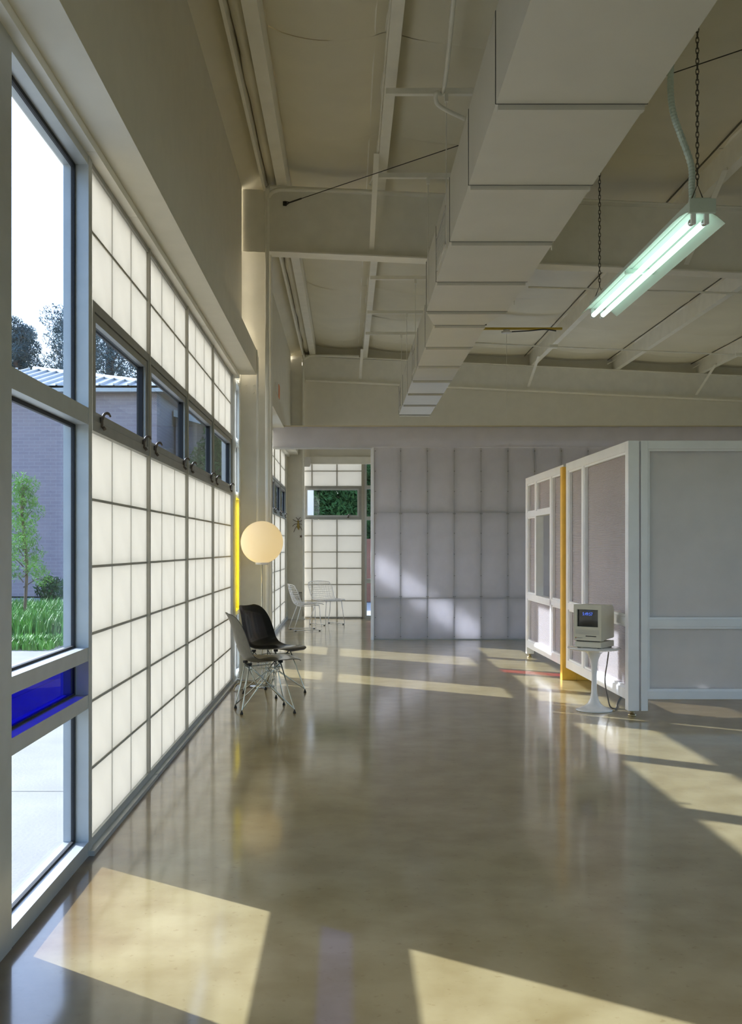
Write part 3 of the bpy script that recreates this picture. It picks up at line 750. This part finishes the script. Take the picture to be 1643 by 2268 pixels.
# ------------------------------------------------------------------ fluorescent light
fx, fy, fz = 2.0, 5.70, CAMH + 1.875
Lf = 2.44
t = thing('fluorescent_light', 'hanging two tube fluorescent light glowing pale green', 'lamp', (fx, fy, fz))
obj('housing', B((-.055, .055, 0, Lf, .03, .10), bev=.006), M['refl'], t)
bm = bmesh.new()
prof = [(-.052, .035), (-.070, .032), (-.105, .012), (-.148, -.024), (-.152, -.028)]
for sg in (-1, 1):
    pp = [(x * -sg, z) for x, z in prof]
    th = [(x, z + .003) for x, z in pp]
    va = [[bm.verts.new((x, y, z)) for x, z in pp] for y in (.06, Lf - .06)]
    vb = [[bm.verts.new((x, y, z)) for x, z in th] for y in (.06, Lf - .06)]
    for V in (va, vb):
        for i in range(len(pp) - 1): bm.faces.new((V[0][i], V[0][i + 1], V[1][i + 1], V[1][i]))
    for e in (0, 1):
        for i in range(len(pp) - 1): bm.faces.new((va[e][i], va[e][i + 1], vb[e][i + 1], vb[e][i]))
    bm.faces.new((va[0][-1], va[1][-1], vb[1][-1], vb[0][-1]))
obj('reflector', bm, M['refl'], t, False)
for x in (-.037, .037):
    tb = obj('tube', T([(x, .075, -.02), (x, Lf - .075, -.02)], r=.019, seg=14), M['tube'], t, True)
    for y in (.06, Lf - .08): obj('tube_cap', T([(x, y, -.02), (x, y + .02, -.02)], r=.0195, seg=12), M['chromeb'], tb, True)
    for y in (.03, Lf - .05):
        obj('lamp_holder', B((x - .014, x + .014, y, y + .022, -.040, .035), bev=.004), M['white'], t)
bm = B((-.075, .075, -.012, .012, .01, .09), bev=.003); tube(bm, [(0, -.015, .055), (0, .0, .055)], .022, 16)
obj('end_plate', bm, M['refl'], t)
obj('centre_bracket', B((-.10, .10, Lf / 2 - .01, Lf / 2 + .01, -.002, .03)), M['refl'], t)
def chain_bm(x, y, z0, z1):
    bm = bmesh.new(); n = int((z1 - z0) / .030)
    for i in range(n):
        z = z0 + (i + .5) * .030; pts = []
        for k in range(8):
            a = 2 * math.pi * k / 8; u = .0085 * math.cos(a); w = .021 * math.sin(a)
            pts.append((x + (u if i % 2 else 0), y + (0 if i % 2 else u), z + w))
        tube(bm, pts, .0026, 5, closed=True)
    return bm
for y, zt in ((.08, zp(fx) - fz - .002), (Lf - .12, zp(fx) - fz - .002)):
    ch = obj('chain', chain_bm(0, y, .20, zt), M['chain'], t)
    obj('hook', T([(-.04, y, .10), (0, y, .20), (.04, y, .10)], r=.004, seg=6), M['chain'], ch)
pts = smooth_path([(-.02, .10, .09), (-.015, .13, .20), (-.005, .17, .345), (-.055, .20, .53), (-.095, .21, .66), (-.108, .22, .80), (-.106, .22, .98), (-.10, .22, 1.30), (-.095, .22, 1.60)], 14)
bm = bmesh.new(); tube(bm, pts, [.017 if k % 2 else .020 for k in range(len(pts))], 10)
obj('flexible_conduit', bm, M['refl'], t)

# ------------------------------------------------------------------ shell chairs
def shell_chair(name, label, loc, rot, outer, back_label):
    t = thing(name, label, 'chair', loc, rot)
    # centre profile: forward d (+x), height z ; half width ; edge lift normal to the surface
    prof = [(.300, .418, .10, -.006), (.296, .432, .135, -.006), (.275, .444, .170, -.004), (.23, .449, .200, .0), (.16, .443, .220, .006), (.08, .430, .232, .014), (0, .418, .238, .026),
            (-.07, .412, .240, .042), (-.125, .418, .240, .056), (-.170, .442, .238, .066), (-.200, .485, .234, .066), (-.220, .54, .229, .070), (-.236, .60, .222, .068), (-.252, .66, .213, .064),
            (-.268, .72, .196, .055), (-.287, .775, .172, .040), (-.304, .805, .142, .022), (-.318, .820, .100, .010)]
    nv = 14; g = []; bm = bmesh.new()
    for i, (d, z, w, lift) in enumerate(prof):
        a = prof[max(i - 1, 0)]; b = prof[min(i + 1, len(prof) - 1)]
        tx, tz = b[0] - a[0], b[1] - a[1]; ln = math.hypot(tx, tz)
        nx, nz = (tz / ln, -tx / ln)
        if nz < -0.2 and i < 9: nx, nz = -nx, -nz
        row = []
        for j in range(nv + 1):
            s = -1 + 2 * j / nv
            e = lift * abs(s) ** 2.2
            row.append(bm.verts.new((d + nx * e, w * s, z + nz * e)))
        g.append(row)
    for i in range(len(prof) - 1):
        for j in range(nv): bm.faces.new((g[i][j], g[i + 1][j], g[i + 1][j + 1], g[i][j + 1]))
    bmesh.ops.recalc_face_normals(bm, faces=bm.faces)
    # make normals point to the sitter (up over the seat)
    f = min(bm.faces, key=lambda f: (f.calc_center_median() - Vector((.08, 0, .43))).length)
    if f.normal.z < 0: bmesh.ops.reverse_faces(bm, faces=bm.faces)
    sh = obj('seat_shell', bm, M['black'], t, True)
    sh.data.materials.append(outer)
    so = sh.modifiers.new('solid', 'SOLIDIFY'); so.thickness = .007; so.offset = -1; so.material_offset = 1; so.material_offset_rim = 0
    sb = sh.modifiers.new('sub', 'SUBSURF'); sb.levels = 1; sb.render_levels = 2
    if back_label: sh['label'] = back_label
    # wire base
    mounts = {}; feet = {}
    for sx in (-1, 1):
        for sy in (-1, 1):
            mounts[sx, sy] = Vector((.13 * sx - .01, .105 * sy, .398 if sx < 0 else .415)); feet[sx, sy] = Vector(((-.215 if sx < 0 else .215), (.165 if sx < 0 else .22) * sy, .024))
    for k, F in feet.items():
        Mo = mounts[k]
        lg = obj('leg', T([F, F * .97 + Mo * .03, Mo], r=.0055, seg=8), M['chrome'], t, True)
        hub = Vector((.055 * k[0], .045 * k[1], .205)); op = mounts[(-k[0], k[1])] * .98
        obj('cross_rod', T([F + Vector((-.006 * k[0], 0, .012)), hub, hub * .55 + op * .45, op], r=.0042, seg=6), M['chrome'], lg, True)
        op2 = mounts[(k[0], -k[1])] * .98
        obj('cross_rod', T([F + Vector((0, -.006 * k[1], .012)), hub + Vector((0, 0, -.01)), op2], r=.0042, seg=6), M['chrome'], lg, True)
        bm = bmesh.new(); lathe(bm, [(0, 0), (.012, 0), (.013, .007), (.010, .012), (.010, .018), (.006, .022), (.005, .032), (0, .033)], F.x, F.y, 14)
        obj('glide', bm, M['rubber'], lg, True)
    hb = [Vector((.055 * a, .045 * b, .205)) for a, b in ((1, 1), (1, -1), (-1, -1), (-1, 1))]
    bm = bmesh.new(); tube(bm, hb, .0042, 6, closed=True)
    tp = [mounts[1, 1], mounts[1, -1], mounts[-1, -1], mounts[-1, 1]]
    tube(bm, [p - Vector((0, 0, .04)) for p in tp], .0042, 6, closed=True)
    obj('base_ring', bm, M['chrome'], t, True)
    for k, Mo in mounts.items():
        bm = bmesh.new(); lathe(bm, [(0, Mo.z - .006), (.02, Mo.z - .006), (.022, Mo.z + .012), (0, Mo.z + .014)], Mo.x, Mo.y, 12)
        obj('shock_mount', bm, M['rubber'], t, True)
    return t
shell_chair('shell_chair', 'moulded side chair with a greige back and wire legs, nearer the camera', (-.70, 8.50, 0), math.radians(15), M['greige'], 'black inside, greige outside')
shell_chair('shell_chair', 'glossy black moulded side chair beside the globe lamp', (-.70, 9.47, 0), math.radians(-34), M['black'], None)

# ------------------------------------------------------------------ globe lamp
t = thing('floor_lamp', 'globe floor lamp glowing warm cream on a thin pole', 'lamp', (-.838, 9.93, 0))
gz, gr = 1.419, .208
prof = [(.06, gz - gr * .955)] + [(gr * math.cos(a), gz + gr * math.sin(a)) for a in [math.radians(-72 + 162 * k / 30) for k in range(30)]] + [(0, gz + gr)]
bm = bmesh.new(); lathe(bm, prof, 0, 0, 48); obj('globe', bm, M['globe'], t, True)
bm = bmesh.new(); lathe(bm, [(0, gz - gr - .012), (.062, gz - gr - .012), (.066, gz - gr * .955 + .008), (0, gz - gr * .95 + .008)], 0, 0, 32); obj('collar', bm, M['whitegloss'], t, True)
obj('pole', T([(0, 0, .015), (0, 0, gz - gr - .008)], r=.0065, seg=10), M['chromeb'], t, True)
bm = bmesh.new(); lathe(bm, [(0, 0), (.12, 0), (.122, .008), (.118, .014), (.02, .018), (.012, .026), (0, .026)], 0, 0, 40); obj('base', bm, M['chromeb'], t, True)
bm = bmesh.new(); box(bm, -.012, .012, -.02, .0, .6, .66, .003); obj('foot_switch', bm, M['rubber'], t)
t2 = obj('lamp_cord', T(smooth_path([(-.96, 9.98, .006), (-1.0, 9.8, .006), (-1.06, 9.6, .006), (-1.09, 9.75, .006), (-1.10, 10.1, .006), (-1.02, 10.28, .006), (-.88, 10.1, .006)], 6), r=.005, seg=6), M['cordw'])
tag(t2, 'thin ivory cord lying on the floor by the column foot', 'cord')

# ------------------------------------------------------------------ wire chairs
def wire_chair(label, loc, rot):
    t = thing('wire_chair', label, 'chair', loc, rot, group='white wire chairs')
    def S(u, v):
        """u 0 front .. 1 top of back, v -1..1"""
        P = [(.27, .440), (.20, .452), (.10, .438), (0, .420), (-.08, .408), (-.145, .412), (-.185, .445), (-.212, .50), (-.235, .565), (-.255, .63), (-.272, .70), (-.283, .765)]
        Wd = [.20, .235, .255, .262, .262, .258, .255, .258, .264, .268, .262, .235]
        Lf_ = [-.005, .0, .012, .03, .05, .07, .085, .09, .09, .085, .075, .06]
        x = u * (len(P) - 1); i = min(int(x), len(P) - 2); f = x - i
        lerp = lambda A, B_: A + (B_ - A) * f
        d, z = lerp(P[i][0], P[i + 1][0]), lerp(P[i][1], P[i + 1][1]); w = lerp(Wd[i], Wd[i + 1]); e = lerp(Lf_[i], Lf_[i + 1]) * abs(v) ** 2
        a = max(0, min(1, (u - .25) / .4)); nx, nz = math.sin(a * math.pi / 2), math.cos(a * math.pi / 2)
        return Vector((d + nx * e, w * v, z + nz * e - (.018 * (abs(v) ** 3) if u > .9 else 0)))
    bm = bmesh.new()
    for k in range(-6, 7):
        tube(bm, [S(i / 26, k / 6.5) for i in range(27)], .0024, 5)
    for i in range(1, 20):
        tube(bm, [S(i / 20, -1 + 2 * k / 14) for k in range(15)], .0024, 5)
    o = obj('wire_seat', bm, M['white'], t); o['kind'] = 'thing'
    rim = [S(i / 26, 1) for i in range(27)] + [S(1, 1 - 2 * k / 10) for k in range(1, 10)] + [S(1 - i / 26, -1) for i in range(27)] + [S(0, -1 + 2 * k / 10) for k in range(1, 10)]
    bm = bmesh.new(); tube(bm, rim, .0055, 7, closed=True); obj('rim', bm, M['white'], t, True)
    for sy in (-1, 1):
        y = .215 * sy
        p = [(.20, .17 * sy, .425), (.215, .20 * sy, .20), (.235, y, .015), (-.235, y, .015), (-.16, .20 * sy, .22), (-.10, .16 * sy, .405)]
        lg = obj('leg', T(p, r=.007, seg=8), M['white'], t, True)
        for x in (.2, -.2):
            obj('glide', B((x - .013, x + .013, y - .008, y + .008, 0, .012)), M['rubber'], lg)
    obj('seat_brace', T([(.20, -.17, .42), (.20, .17, .42)], [(-.10, -.16, .402), (-.10, .16, .402)], [(.20, .17, .42), (-.10, .16, .402)], [(.20, -.17, .42), (-.10, -.16, .402)], r=.006, seg=7), M['white'], t, True)
    return t
wire_chair('white wire chair in the far alcove, nearer the corner column', (-.70, 16.75, 0), math.radians(14))
wire_chair('white wire chair in front of the gridded end wall, farther back', (-.365, 18.0, 0), math.radians(-50))

# ------------------------------------------------------------------ pedestal table, computer
t = thing('pedestal_table', 'small round white pedestal table under the old computer', 'table', (2.072, 8.49, 0))
bm = bmesh.new(); lathe(bm, [(0, .0), (.148, .0), (.152, .006), (.148, .012), (.12, .022), (.085, .036), (.055, .06), (.034, .10), (.025, .15), (.022, .22), (.022, .30), (.026, .37), (.036, .43), (.055, .475), (.085, .500), (.10, .504), (0, .504)], 0, 0, 48)
obj('pedestal', bm, M['whitegloss'], t, True)
bm = bmesh.new(); lathe(bm, [(0, .504), (.15, .504), (.205, .514), (.218, .522), (.219, .527), (.215, .530), (0, .530)], 0, 0, 56)
obj('tabletop', bm, M['whitegloss'], t, True)
RC = math.radians(-38)
TZ = .530
pc = thing('disk_drive', 'beige flat disk drive case under the old computer', 'computer', (2.075, 8.50, TZ), RC)
obj('case', B((-.118, .118, -.125, .135, .006, .056), bev=.005), M['beige'], pc)
for x in (-.09, .09):
    for y in (-.1, .11): obj('foot', B((x - .012, x + .012, y - .012, y + .012, 0, .008)), M['rubber'], pc)
pc = thing('computer', 'old beige all in one computer showing blue digits', 'computer', (2.075, 8.50, TZ + .056), RC)
# body local: front at -y
bm = bmesh.new()
hw, D0, D1, H = .122, -.135, .135, .306
prism(bm, [(-.085, .012), (.135, .022), (.135, .262), (.105, .300), (-.085, .302)], 'x', -hw + .003, hw - .003)
bmesh.ops.bevel(bm, geom=list(bm.edges), offset=.006, segments=2, affect='EDGES')
obj('case', bm, M['beige'], pc)
sx0, sx1, sz0, sz1 = -.093, .093, .122, .266
def fb(x0, x1, z0, z1): return (x0, x1, D0, -.084, z0, z1)
bm = B(fb(-hw, sx0, .008, H), fb(sx1, hw, .008, H), fb(sx0, sx1, sz1, H), fb(sx0, sx1, .008, sz0))
bmesh.ops.remove_doubles(bm, verts=bm.verts, dist=.0001)
obj('bezel', bm, M['beige'], pc)
bm = bmesh.new()
g = [[bm.verts.new((sx0 + (sx1 - sx0) * i / 8, -.118 - .010 * (1 - ((i - 4) / 4) ** 2) * (1 - ((j - 4) / 4) ** 2), sz0 + (sz1 - sz0) * j / 8)) for i in range(9)] for j in range(9)]
for j in range(8):
    for i in range(8): bm.faces.new((g[j][i], g[j][i + 1], g[j + 1][i + 1], g[j + 1][i]))
obj('screen', bm, M['screen'], pc, True)
def text(name, body, size, m, parent, loc, ext=.0008, xs=1.0):
    cu = bpy.data.curves.new(name, 'FONT'); cu.body = body; cu.size = size; cu.extrude = ext; cu.align_x = 'CENTER'; cu.align_y = 'CENTER'; cu.materials.append(m)
    o = bpy.data.objects.new(name, cu); C.objects.link(o); o.parent = parent; o.location = loc; o.rotation_euler = (math.pi / 2, 0, 0); o.scale = (xs, 1, 1)
    bpy.context.view_layer.update()
    me = bpy.data.meshes.new_from_object(o.evaluated_get(bpy.context.evaluated_depsgraph_get())); me.name = name
    if not me.materials: me.materials.append(m)
    bpy.data.objects.remove(o); o = bpy.data.objects.new(name, me); C.objects.link(o); o.parent = parent; o.location = loc
    o.rotation_euler = (math.pi / 2, 0, 0); o.scale = (xs, 1, 1)
    return o
text('screen_digits', '5:49:57', .036, M['digit'], pc, (0, -.1325, .228), xs=.85)
for k in range(6):
    z = .062 + k * .0065
    obj('vent_slot', B((-.105, .105, D0 - .0012, D0 + .001, z, z + .0024)), M['grid'], pc)
obj('floppy_slot', B((-.015, .078, D0 - .0015, D0 + .001, .042, .049)), M['slot'], pc)
obj('under_gap', B((-.10, .10, D0 + .004, D0 + .02, .0, .0075)), M['slot'], pc)
lg_cols = [(.10, .42, .10), (.85, .62, .05), (.85, .30, .05), (.65, .06, .06), (.30, .08, .32), (.04, .22, .55)]
for k, c in enumerate(lg_cols):
    w = (.0035, .0052, .0058, .0058, .0052, .0036)[k]; z = .0345 - k * .0022
    obj('logo_stripe', B((-.103 - w, -.103 + w - (.0022 if k in (1, 2) else 0), D0 - .0012, D0 + .001, z - .0022, z)), mat('logo band %d' % k, c, .4), pc)
obj('logo_leaf', B((-.1025, -.0995, D0 - .0012, D0 + .001, .0350, .0378)), mat('logo leaf', (.10, .42, .10), .4), pc)
text('name_plate', 'Macintosh SE', .009, M['cord'], pc, (-.068, D0 - .0006, .028), .0004)
cd_ = obj('power_cord', T(smooth_path([(2.17, 8.62, .60), (2.20, 8.70, .535), (2.235, 8.66, .50), (2.20, 8.56, .40), (2.17, 8.52, .25), (2.19, 8.5, .10), (2.21, 8.50, .03), (2.255, 8.52, .007), (2.29, 8.6, .007), (2.33, 8.75, .007), (2.45, 9.1, .007), (2.7, 9.7, .007)], 6), r=.006, seg=6), M['cord'])
tag(cd_, 'grey power cord falling from behind the computer to the floor', 'cord')

# ------------------------------------------------------------------ small things on the columns and walls
for x, lab in ((wp(546, 1470, 10.5)[0], 'left'), (wp(572, 1472, 10.5)[0], 'right')):
    bm = bmesh.new(); z = wp(0, 1470, 10.5)[2]
    prism(bm, [(x + .018 * math.cos(a), z + .034 * math.sin(a)) for a in [2 * math.pi * k / 16 for k in range(16)]], 'y', 10.49, 10.513)
    o = thing('wall_outlet', 'small %s oval outlet low on the column behind the shell chairs' % ('grey' if lab == 'left' else 'white'), 'outlet', (x, 10.50, z))
    for v in bm.verts: v.co -= Vector((x, 10.50, z))
    obj('cover', bm, M['grid'] if lab == 'left' else M['white'], o)
    obj('socket', B((-.006, .006, -.012, -.009, .008, .020), (-.006, .006, -.012, -.009, -.020, -.008)), M['slot'], o)
x, _, z = wp(667, 1320, 19.3)
o = thing('outlet_box', 'dark grey outlet box on the far column behind a wire chair', 'outlet', (x, 19.36, z))
obj('box', B((-.05, .05, -.03, .033, -.07, .07)), M['cord'], o); obj('cover', B((-.04, .04, -.034, -.03, -.055, .055)), M['grid'], o)
x, _, z = wp(677, 1023, 19.3)
o = thing('wall_speaker', 'small grey sensor on a bracket high beside the end glazing', 'sensor', (x, 19.3, z))
bm = bmesh.new(); prism(bm, [(-.05, -.09), (.07, -.09), (.095, -.05), (.095, .05), (.07, .09), (-.05, .09)], 'y', -.05, .05); obj('housing', bm, M['outlet'], o)
obj('bracket', B((-.04, .03, .05, .09, -.03, .03)), M['alud'], o)
o = thing('exit_sign', 'white box sign with an orange edge on the wall beyond the first column', 'sign', (-1.083, 15.3, wp(0, 868, 15.3)[2]))
obj('housing', B((.0, .05, -.14, .14, -.12, .12), bev=.004), M['white'], o); obj('face', B((.05, .056, -.12, .12, -.10, .10)), M['orange'], o)
# insect ornament
x, _, z = wp(660, 1162, 19.3)
o = thing('insect_ornament', 'amber insect ornament clinging to the far corner column', 'ornament', (x, 19.38, z))
bm = bmesh.new(); tube(bm, [(0, -.03, .08), (0, -.035, .06), (0, -.03, .035), (0, -.04, .0), (.005, -.04, -.05), (.01, -.03, -.10)], [.014, .022, .010, .024, .028, .006], 10); obj('body', bm, M['insect'], o, True)
for sg in (-1, 1):
    for pts in ([(0, -.03, .05), (.05 * sg, -.04, .07), (.10 * sg, -.02, .10)], [(0, -.03, .02), (.06 * sg, -.045, .01), (.11 * sg, -.02, -.03)], [(0, -.03, -.01), (.05 * sg, -.045, -.06), (.085 * sg, -.02, -.14)], [(0, -.03, .09), (.02 * sg, -.03, .12), (.045 * sg, -.02, .14)]):
        obj('leg', T(smooth_path(pts, 4), r=.0055, seg=6), M['bark'], o, True)
x, _, z = wp(666, 1188, 19.3)
bm = bmesh.new(); tube(bm, [(x, 19.394, z), (x, 19.36, z)], [.02, .012], 8); 
for k in range(5):
    a = k * 1.256; tube(bm, [(x, 19.37, z), (x + .03 * math.cos(a), 19.375, z + .03 * math.sin(a))], .004, 5)
o = obj('wall_hook', bm, M['bark']); tag(o, 'tiny dark knob below the insect ornament', 'knob')

# ------------------------------------------------------------------ outdoors
GZ = -.08
g = obj('ground', B((-80, 60, -20, 120, -.4, GZ - .04)), M['soil']); tag(g, 'bare soil around the buildings', 'ground', kind='structure')
w = thing('walkway', 'sunlit pale concrete walk outside the left windows', 'walkway', (0, 0, GZ), kind='structure')
for y in range(-6, 16, 3):
    for x0, x1 in ((-3.2, -1.30), (-5.1, -3.21), (-7.0, -5.11)):
        obj('slab', B((x0, x1, y + .006, y + 2.994, -.10, 0)), M['walk'], w)
o = obj('mulch_bed', B((-14, -1.4, 15.0, 26.5, GZ - .12, GZ - .005)), M['mulch']); tag(o, 'brown mulch bed beyond the concrete walk', 'ground', kind='structure')
o = obj('curb', B((-16, -1.4, 26.5, 26.8, GZ - .12, GZ + .10)), M['curb']); tag(o, 'grey concrete curb at the end of the planting bed', 'curb', kind='structure')
o = obj('road', B((-30, 6, 26.8, 29.4, GZ - .12, GZ - .01)), M['asphalt']); tag(o, 'grey asphalt drive in front of the brick building', 'road', kind='structure')
o = obj('path', B((-1.0, 6, 19.9, 26.5, GZ - .12, GZ)), M['curb']); tag(o, 'grey paving outside the far end glazing', 'path', kind='structure')

# grass
def blades(n, xr, yr, h, spread=.06, dens=None):
    bm = bmesh.new()
    for _ in range(n):
        x = random.uniform(*xr); y = random.uniform(*yr)
        if dens and random.random() > dens(x, y): continue
        a = random.random() * 6.28; hh = h * random.uniform(.5, 1.15); wd = .012
        dx, dy = math.cos(a), math.sin(a); lean = random.uniform(.1, .5) * hh
        b0 = bm.verts.new((x - dy * wd, y + dx * wd, GZ - .01)); b1 = bm.verts.new((x + dy * wd, y - dx * wd, GZ - .01))
        m0 = bm.verts.new((x + dx * lean * .4 - dy * wd * .8, y + dy * lean * .4 + dx * wd * .8, GZ + hh * .65)); m1 = bm.verts.new((x + dx * lean * .4 + dy * wd * .8, y + dy * lean * .4 - dx * wd * .8, GZ + hh * .65))
        tp = bm.verts.new((x + dx * lean, y + dy * lean, GZ + hh))
        bm.faces.new((b0, b1, m1, m0)); bm.faces.new((m0, m1, tp))
    return bm
o = obj('grass', blades(16000, (-9, -4.2), (16.5, 22.5), .34), M['grass']); tag(o, 'tall green grass in the planting bed outside', 'grass', kind='stuff')
o = obj('groundcover', blades(3500, (-6.2, -4.2), (14.2, 15.6), .14), M['grass']); tag(o, 'low green groundcover at the edge of the walk', 'plant', kind='stuff')

def leaf_cloud(bm, c, r, n, size, flat=.8, slim=.35):
    for _ in range(n):
        while True:
            p = Vector((random.uniform(-1, 1), random.uniform(-1, 1), random.uniform(-1, 1)))
            if .25 < p.length < 1: break
        p = Vector((p.x * r, p.y * r, p.z * r * flat)) + Vector(c)
        d = Vector((random.gauss(0, 1), random.gauss(0, 1), random.gauss(0, 1))).normalized(); u = d.orthogonal().normalized()
        s = size * random.uniform(.6, 1.3)
        bm.faces.new([bm.verts.new(p + d * s), bm.verts.new(p + u * s * slim), bm.verts.new(p - d * s), bm.verts.new(p - u * s * slim)])
def tree(name, label, cat, base, h, r, nblob, nleaf, size, m, trunk, z0f=.35, group=None, taper=.7, slim=.35):
    t = thing(name, label, cat, base, 0, group)
    obj('trunk', T(smooth_path([(0, 0, -.05), (.02 * h, .01 * h, h * .4), (-.01 * h, 0, h * .75), (0, 0, h * .95)], 4), r=trunk, seg=8), M['bark'], t, True)
    bm = bmesh.new(); br = bmesh.new()
    for k in range(nblob):
        f = z0f + (1 - z0f) * (k + .5) / nblob; z = h * f
        rr_ = r * (1 - taper * (f - z0f) / (1 - z0f)) * random.uniform(.5, 1); a = k * 2.4 + random.random()
        c = (rr_ * .75 * math.cos(a), rr_ * .75 * math.sin(a), z)
        tube(br, [(0, 0, z - h * .06), (c[0] * .6, c[1] * .6, z - h * .01), c], [trunk * .4, trunk * .25, trunk * .12], 5)
        leaf_cloud(bm, c, r * .42, nleaf, size, .8, slim)
    obj('branches', br, M['bark'], t)
    f = obj('foliage', bm, m, t); f['kind'] = 'stuff'
    return t
tree('young_tree', 'young feathery tree with thin trunk outside the big window', 'tree', (-6.02, 18.8, GZ), 2.75, .52, 20, 170, .045, M['leaf'], .03, .30, slim=.16)
for i, (x, y, h, r) in enumerate(((-14.6, 45, 11.4, 1.3), (-12.6, 46, 11.9, 2.0), (-10.2, 44, 12.2, 2.3), (-8.0, 46, 11.6, 2.0), (-5.5, 45, 11.0, 2.2))):
    tree('pine_tree', ['tall pine behind the brick building, outermost in the big window', 'tall pine behind the brick building, second from the outermost', 'bushy pine seen through the nearest hinged window', 'pine seen through the second hinged window', 'pine behind the brick building, last of the row'][i], 'tree', (x, y, GZ), h, r, 26, 1000, .10, M['pine'], .16, .45, 'pines behind the brick building', .55, slim=.16)
for i, (x, y, h, r) in enumerate(((-2.8, 30, 6.2, 2.2), (-.6, 29, 6.8, 2.3), (1.5, 30, 7.2, 2.2), (3.4, 31, 6.6, 2.3), (2.6, 33.5, 8.5, 2.4))):
    tree('leafy_tree', ['dark leafy tree outside the end window, nearest the wire chairs', 'dark leafy tree outside the middle of the end window', 'dark leafy tree seen through the end glazing strip', 'dark leafy tree beyond the middle partition', 'tallest dark leafy tree behind the others outside the end wall'][i], 'tree', (x, y, GZ), h, r, 28, 2000, .078, M['leafd'], .12, .08, 'dark trees outside the end wall', .45)
o = thing('outside_post', 'white square post just outside the end window', 'post', (-.775, 20.7, GZ)); obj('post', B((-.085, .085, -.085, .085, -.03, 4.0), bev=.005), M['white'], o); obj('base', B((-.12, .12, -.12, .12, -.04, .06), bev=.005), M['white'], o)
o = obj('wooden_fence', B((.5, 1.9, 27, 27.06, GZ, 1.6)), M['redwood']); tag(o, 'red brown boards beyond the end glazing strip', 'fence')
shr = thing('shrub', 'small round shrub at the foot of the brick wall', 'shrub', (-7.4, 25.3, GZ))
bm = bmesh.new(); leaf_cloud(bm, (0, 0, .4), .42, 700, .06); f = obj('foliage', bm, M['leafd'], shr); f['kind'] = 'stuff'
obj('stem', T([(0, 0, -.02), (0, 0, .4)], r=.03, seg=6), M['bark'], shr)

# neighbour building
nb = thing('brick_building', 'grey brick building with a pale metal hip roof across the yard', 'building', (-12, 30, GZ))
def L(bm): return wpt(nb, bm)
obj('wall', L(B((-22, -5.65, 30, 40, GZ, 6.0))), M['brick'], nb)
obj('fascia', L(B((-22.4, -5.35, 29.55, 29.63, 5.93, 6.12))), M['alu'], nb)
obj('soffit', L(B((-22.4, -5.35, 29.63, 30.0, 5.95, 5.99))), M['curb'], nb)
k = .26; xe = -5.35; ye = 29.55; ze = 6.1; dd = 5.5
bm = bmesh.new()
def pl(pts):
    top = [bm.verts.new(p) for p in pts]; bot = [bm.verts.new((p[0], p[1], p[2] - .06)) for p in pts]
    bm.faces.new(top); bm.faces.new(bot[::-1])
    for i in range(len(pts)):
        j = (i + 1) % len(pts); bm.faces.new((top[i], bot[i], bot[j], top[j]))
pl([(-22.4, ye, ze), (xe, ye, ze), (xe - dd, ye + dd, ze + k * dd), (-22.4, ye + dd, ze + k * dd)])
pl([(xe, ye, ze), (xe, ye + 2 * dd, ze), (xe - dd, ye + dd, ze + k * dd)])
bmesh.ops.recalc_face_normals(bm, faces=bm.faces)
obj('roof', L(bm), M['metalroof'], nb)
for i in range(26):
    x = xe - .42 * (i + .5); d = min(dd, xe - x)
    obj('roof_seam', L(prism(bmesh.new(), [(ye, ze), (ye + d, ze + k * d), (ye + d, ze + k * d + .07), (ye, ze + .07)], 'x', x - .03, x + .03)), M['metalroof'], nb)
obj('hip_cap', L(T([(xe, ye, ze + .03), (xe - dd, ye + dd, ze + k * dd + .03)], r=.09, seg=6)), M['metalroof'], nb)
nb2 = thing('brick_wing', 'lower grey brick wing with a sloping roof edge right of the brick building', 'building', (-4, 33, GZ))
bm = prism(bmesh.new(), [(-5.6, GZ), (-1.9, GZ), (-1.9, 4.6), (-5.6, 5.6)], 'y', 33, 40); obj('wall', wpt(nb2, bm), M['brick'], nb2)
bm = prism(bmesh.new(), [(-5.6, 5.6), (-1.6, 4.5), (-1.6, 4.72), (-5.6, 5.82)], 'y', 32.6, 40); obj('roof', wpt(nb2, bm), M['metalroof'], nb2)
